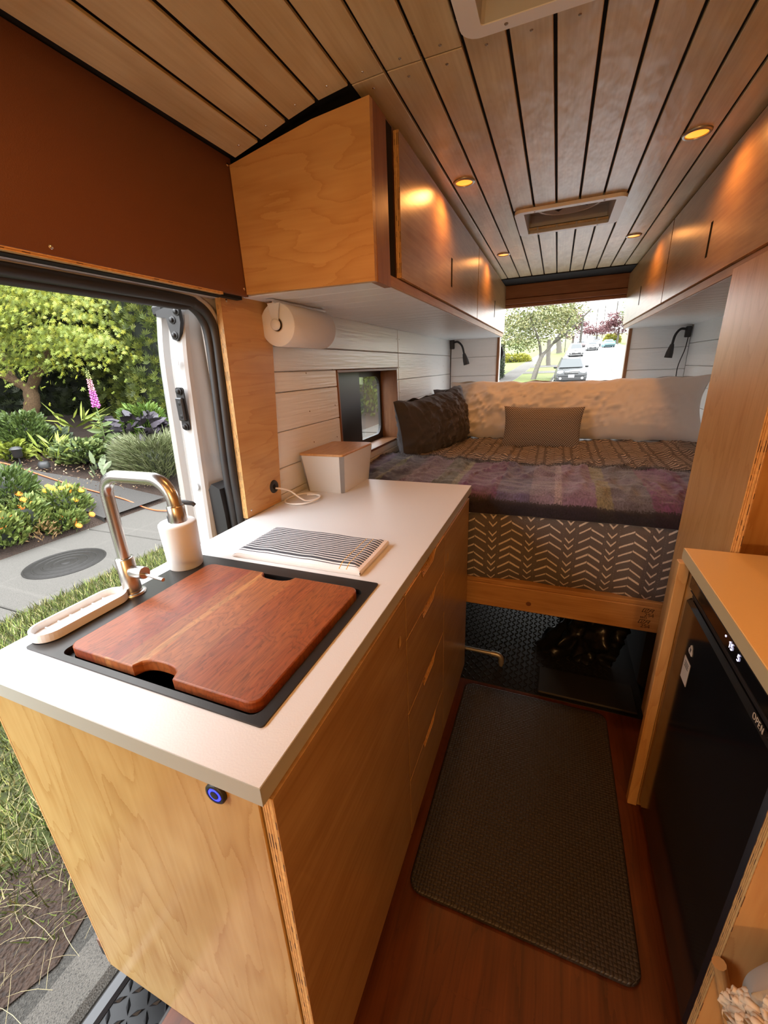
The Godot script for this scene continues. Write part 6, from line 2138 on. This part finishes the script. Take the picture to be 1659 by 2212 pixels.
func car(label: String, at: Vector3, turn: float, paint: Material, tall: float, detailed := true) -> void:
	var t := thing("car", label, "car", at, "cars along the street", Vector3(0, turn, 0))
	var low := PackedVector2Array([Vector2(-0.02, 0.26), Vector2(0.0, 0.50), Vector2(-0.03, 0.68), Vector2(-0.12, 0.84), Vector2(-0.32, 0.95), Vector2(-1.15, 1.05), Vector2(-4.30, 1.06), Vector2(-4.42, 0.95), Vector2(-4.45, 0.40), Vector2(-4.40, 0.28)])
	part("body", loft_x(low, func(y: float) -> float: return 0.88 - 0.10 * clampf((y - 0.75) / 0.3, 0.0, 1.0) - 0.06 * clampf((0.4 - y) / 0.2, 0.0, 1.0)), paint, t)
	var top := PackedVector2Array([Vector2(-1.05, 1.03), Vector2(-1.85, tall - 0.06), Vector2(-2.05, tall), Vector2(-3.8, tall), Vector2(-4.38, 1.04)])
	part("cabin", loft_x(top, func(y: float) -> float: return 0.76 - 0.20 * (y - 1.03) / (tall - 1.03)), paint, t)
	var ws := fresh()
	var f0 := Vector3(0, 1.07, -1.07)
	var f1 := Vector3(0, tall - 0.09, -1.83)
	var off := Vector3(0, 0.012, 0.010)
	quad(ws, f0 + off + Vector3(-0.68, 0, 0), f0 + off + Vector3(0.68, 0, 0), f1 + off + Vector3(0.54, 0, 0), f1 + off + Vector3(-0.54, 0, 0), Vector3(0, 0.7, 0.7).normalized())
	part("windscreen", ws.commit(), M.car_glass, t)
	var rw := fresh()
	quad(rw, Vector3(-0.62, 1.12, -4.37), Vector3(0.62, 1.12, -4.37), Vector3(0.56, tall - 0.12, -3.95), Vector3(-0.56, tall - 0.12, -3.95), Vector3(0, 0.5, -0.85))
	part("rear_window", rw.commit(), M.car_glass, t)
	for s: float in [-1.0, 1.0]:
		part("mirror", cbox(Vector3(0.20, 0.14, 0.10), 0.04), paint, t, Vector3(s * 0.93, 1.10, -1.25))
		for z: float in [-0.85, -3.5]:
			part("wheel", lathe([Vector2(0, 0.10), Vector2(0.20, 0.10), Vector2(0.31, 0.09), Vector2(0.335, 0.05), Vector2(0.335, -0.07), Vector2(0.30, -0.10), Vector2(0, -0.10)], 18), M.dull_black, t, Vector3(s * 0.78, 0.335, z), Vector3(0, 0, -s * PI / 2))
		part("headlight", cbox(Vector3(0.36, 0.17, 0.20), 0.05), M.car_lamp, t, Vector3(s * 0.64, 0.80, -0.14), Vector3(-0.3, -s * 0.35, 0))
		part("tail_light", cbox(Vector3(0.14, 0.35, 0.08), 0.02), M.car_tail, t, Vector3(s * 0.72, 0.95, -4.42))
	part("bumper", cbox(Vector3(1.70, 0.24, 0.16), 0.05), M.dull_black, t, Vector3(0, 0.42, -0.03))
	if detailed:
		part("grille", cbox(Vector3(0.80, 0.15, 0.06), 0.02), M.dull_black, t, Vector3(0, 0.79, -0.05))
		for k in 2:
			part("grille_bar", cbox(Vector3(0.78, 0.022, 0.04), 0.008), M.chrome, t, Vector3(0, 0.76 + k * 0.075, -0.015))
		part("bumper_bar", cbox(Vector3(1.5, 0.05, 0.05), 0.02), paint, t, Vector3(0, 0.60, 0.02))
		part("number_plate", cbox(Vector3(0.33, 0.17, 0.01), 0.002), M.body_paint, t, Vector3(0, 0.57, 0.06))
		for s: float in [-1.0, 1.0]:
			part("fog_light", lathe([Vector2(0, 0.03), Vector2(0.06, 0.02), Vector2(0.07, 0)], 14), M.car_lamp, t, Vector3(s * 0.62, 0.44, 0.05), Vector3(PI / 2, 0, 0))
			part("roof_rail", tube([Vector3(s * 0.54, tall + 0.03, -2.0), Vector3(s * 0.54, tall + 0.04, -3.8)], 0.02, 6), M.dull_black, t)

func street_tree(label: String, base: Vector3, trunk: Array, r: float, centre: Vector3, radii: Vector3, n: int, s: float, cols: Array, clumps: int, clump: float, group := "street trees") -> void:
	var t := thing("street_tree", label, "tree", base, group)
	for k in trunk.size():
		branch(t, "trunk" if k == 0 else "bough", trunk[k], r * (1.0 if k == 0 else 0.6), r * (0.75 if k == 0 else 0.25), M.grey_bark)
	crown(t, centre, radii, n, leaf_mesh(1.0, 0.5), s, cols, clumps, clump, 1.0)

func build_street() -> void:
	M.car_glass = mat(lin(0.02, 0.025, 0.025), 0.06)
	M.car_lamp = mat(lin(0.70, 0.70, 0.68), 0.15)
	M.car_tail = mat(lin(0.45, 0.03, 0.03), 0.3)
	var charcoal := mat(lin(0.012, 0.013, 0.013), 0.25)
	var white := mat(lin(0.75, 0.75, 0.75), 0.25)
	var silver := mat(lin(0.52, 0.53, 0.54), 0.25)
	var teal := mat(lin(0.06, 0.32, 0.38), 0.3)
	var maroon := mat(lin(0.16, 0.12, 0.12), 0.3)

	var rd := setting("road")
	part("asphalt", strip(-1.10, 8.4, -0.55, -0.55, 12.0, -320.0, 8.0), M.asphalt, rd)
	part("seam", strip(2.95, 3.02, -0.547, -0.547, -10.0, -120.0, 6.0), M.concrete, rd)
	var ve := setting("verge")
	part("turf", strip(-3.72, -1.25, -0.405, -0.405, -26.0, -320.0, 8.0), M.lawn, ve)
	part("turf", strip(-40.0, -5.15, -0.38, -0.40, -28.0, -320.0, 8.0), M.lawn, ve)
	part("turf", strip(8.4, 60.0, -0.42, -0.42, 12.0, -320.0, 8.0), M.lawn, ve)
	part("kerb_line", strip(-1.25, -1.10, -0.40, -0.41, -26.0, -320.0, 8.0), M.concrete, ve)
	part("kerb_line", strip(8.3, 8.45, -0.41, -0.41, -10.0, -320.0, 8.0), M.concrete, ve)
	part("walk", strip(-5.15, -3.72, -0.395, -0.395, -26.0, -320.0, 8.0), M.concrete, ve)
	part("driveway", strip(-3.72, -1.25, -0.39, -0.39, -37.5, -39.8, 2.0), M.concrete, ve)
	part("driveway", strip(-3.72, -1.25, -0.39, -0.39, -44.0, -47.0, 2.0), M.concrete, ve)

	var gy := func(x: float, z: float) -> Vector3: return Vector3(x, -0.55 + rise(z), z)
	car("charcoal SUV parked at the kerb behind the van, facing it", gy.call(0.86, -29.0), 0.03, charcoal, 1.66)
	car("white SUV parked behind the charcoal SUV", gy.call(2.2, -63.0), 0.03, white, 1.75)
	car("silver car driving up the middle of the street", gy.call(5.2, -80.0), 0.03, silver, 1.45)
	car("small dark car between the white SUV and the silver car", gy.call(3.9, -93.0), 0.03, maroon, 1.5, false)
	car("teal car at the right kerb far up the street", gy.call(8.6, -90.0), 0.03, teal, 1.45, false)
	car("white car left of the teal car", gy.call(6.9, -98.0), 0.03, white, 1.42, false)
	car("dark SUV parked at the right edge of the rear opening", gy.call(8.55, -59.5), PI + 0.03, maroon, 1.78, false)
	car("dark car farthest up the hill", gy.call(9.6, -138.0), 0.03, charcoal, 1.5, false)
	car("pale car on the left side far up the hill", gy.call(5.3, -125.0), 0.03, silver, 1.5, false)

	var olive := [Color(0.17, 0.19, 0.055), Color(0.26, 0.27, 0.11), Color(0.115, 0.14, 0.035), Color(0.36, 0.36, 0.19), Color(0.22, 0.20, 0.06)]
	var green := [Color(0.10, 0.14, 0.025), Color(0.16, 0.20, 0.03), Color(0.07, 0.10, 0.02)]
	var plum := [Color(0.15, 0.048, 0.052), Color(0.10, 0.030, 0.038), Color(0.21, 0.085, 0.085)]
	var yellow := [Color(0.36, 0.34, 0.04), Color(0.28, 0.28, 0.04)]
	street_tree("large street tree with leaning trunk in the grass verge", Vector3(-1.53, 0.12, -32.3), [[Vector3(0, -0.1, 0), Vector3(0.2, 0.8, -0.3), Vector3(0.49, 1.75, -0.85)], [Vector3(0.45, 1.65, -0.85), Vector3(1.1, 2.4, -1.2), Vector3(1.8, 3.5, -1.4), Vector3(2.4, 4.8, -1.2)], [Vector3(0.4, 1.6, -0.8), Vector3(0.2, 2.6, -0.6), Vector3(-0.5, 4.2, -0.6)], [Vector3(1.2, 2.5, -1.2), Vector3(2.2, 3.3, -0.8), Vector3(3.3, 4.4, -0.5)]], 0.19, Vector3(-0.1, 4.3, -0.8), Vector3(3.0, 2.2, 2.2), 6500, 0.17, olive, 150, 0.34)
	street_tree("green tree at the left edge of the rear opening", Vector3(-4.6, 0.6, -40.0), [[Vector3(0, 0, 0), Vector3(0.1, 1.2, 0), Vector3(0.0, 2.4, 0.1)]], 0.2, Vector3(0.3, 3.4, 0), Vector3(2.4, 2.0, 2.0), 3800, 0.20, green, 90, 0.36)
	street_tree("slim tree behind the leaning trunk", Vector3(-0.8, 0.85, -46.6), [[Vector3(0, 0, 0), Vector3(-0.1, 1.0, 0), Vector3(-0.15, 2.6, 0)]], 0.24, Vector3(-0.2, 4.6, 0), Vector3(2.2, 1.9, 1.8), 2500, 0.24, olive, 70, 0.4)
	street_tree("stout trunked tree beyond the white SUV", Vector3(0.1, 2.6, -72.0), [[Vector3(0, 0, 0), Vector3(-0.1, 1.0, 0), Vector3(-0.3, 2.2, 0)]], 0.42, Vector3(-0.4, 4.4, 0), Vector3(2.6, 2.2, 2.0), 2200, 0.3, green, 60, 0.5)
	street_tree("dark red plum tree left of the street", Vector3(2.3, 4.0, -91.0), [[Vector3(0, 0, 0), Vector3(0.1, 1.2, 0), Vector3(0.0, 2.6, 0)]], 0.22, Vector3(0.0, 4.2, 0), Vector3(2.3, 2.6, 2.0), 3000, 0.30, plum, 70, 0.45)
	street_tree("broad dark red plum tree right of the street", Vector3(11.4, 4.6, -106.0), [[Vector3(0, 0, 0), Vector3(0.1, 1.4, 0), Vector3(0.0, 3.0, 0)]], 0.22, Vector3(0.3, 4.2, 0), Vector3(3.6, 2.4, 2.4), 4200, 0.32, plum, 90, 0.5)
	street_tree("distant dark red plum tree near the crest", Vector3(9.2, 6.0, -133.0), [[Vector3(0, 0, 0), Vector3(0.1, 1.2, 0), Vector3(0.0, 2.4, 0)]], 0.22, Vector3(0.0, 3.2, 0), Vector3(3.0, 1.8, 2.0), 2200, 0.36, plum, 50, 0.5)
	street_tree("tall green tree at the right edge of the rear opening", Vector3(13.2, 3.9, -100.0), [[Vector3(0, 0, 0), Vector3(0.1, 2.4, 0), Vector3(0.0, 6.0, 0)]], 0.25, Vector3(0.2, 7.4, 0), Vector3(2.0, 4.2, 2.0), 3000, 0.34, green, 70, 0.55)
	shrub("yellow_shrub", "bright yellow-green shrub by the far sidewalk", "shrub", Vector3(-5.0, 1.3, -55.0), Vector3(4.0, 1.1, 2.0), 700, leaf_mesh(1.0, 0.5), 0.22, yellow, 0.8)
	shrub("yellow_shrub", "yellow-green shrub below the broad plum tree", "shrub", Vector3(11.0, 4.5, -112.0), Vector3(3.4, 2.2, 2.0), 600, leaf_mesh(1.0, 0.5), 0.35, yellow, 0.8)
	shrub("dark_hedge", "dark clipped hedge beside the rear sidewalk", "hedge", Vector3(-4.35, 0.05, -34.0), Vector3(1.0, 2.6, 6.0), 1500, leaf_mesh(1.0, 0.5), 0.13, [Color(0.020, 0.032, 0.014), Color(0.035, 0.05, 0.02)], 0.8)
	# poles and wires up the hill
	var k := 0
	for p: Array in [[2.9, -72.0, 5.2, 0.16, "thick pale utility pole behind the white SUV"], [0.9, -75.0, 3.4, 0.06, "thin sign post left of the white SUV"], [12.0, -120.0, 9.0, 0.12, "utility pole at the right of the hill"], [10.6, -160.0, 9.5, 0.12, "utility pole near the middle of the hill"], [9.9, -190.0, 10.0, 0.12, "distant utility pole, left of the others"], [13.5, -170.0, 10.5, 0.12, "distant utility pole, right of the others"]]:
		var pt := thing("utility_pole", p[4], "pole", Vector3(p[0], -0.5 + rise(p[1]), p[1]), "utility poles")
		part("mast", tube([Vector3(0, 0, 0), Vector3(0, p[2], 0)], p[3], 8), M.concrete, pt)
		if k >= 2:
			part("crossarm", cbox(Vector3(1.8, 0.14, 0.14), 0.02), M.grey_bark, pt, Vector3(0, p[2] - 0.6, 0))
		k += 1
	var w := thing("power_line", "thin power lines across the sky above the street", "power line", Vector3(12.0, 10.0, -120.0))
	for i in 3:
		part("wire", tube([Vector3(-14.0, 3.0 + i * 0.6, 10.0), Vector3(-5.0, 1.6 + i * 0.7, 0.0), Vector3(3.0, 1.9 + i * 0.8, -8.0)], 0.03, 5), M.grey_bark, w)
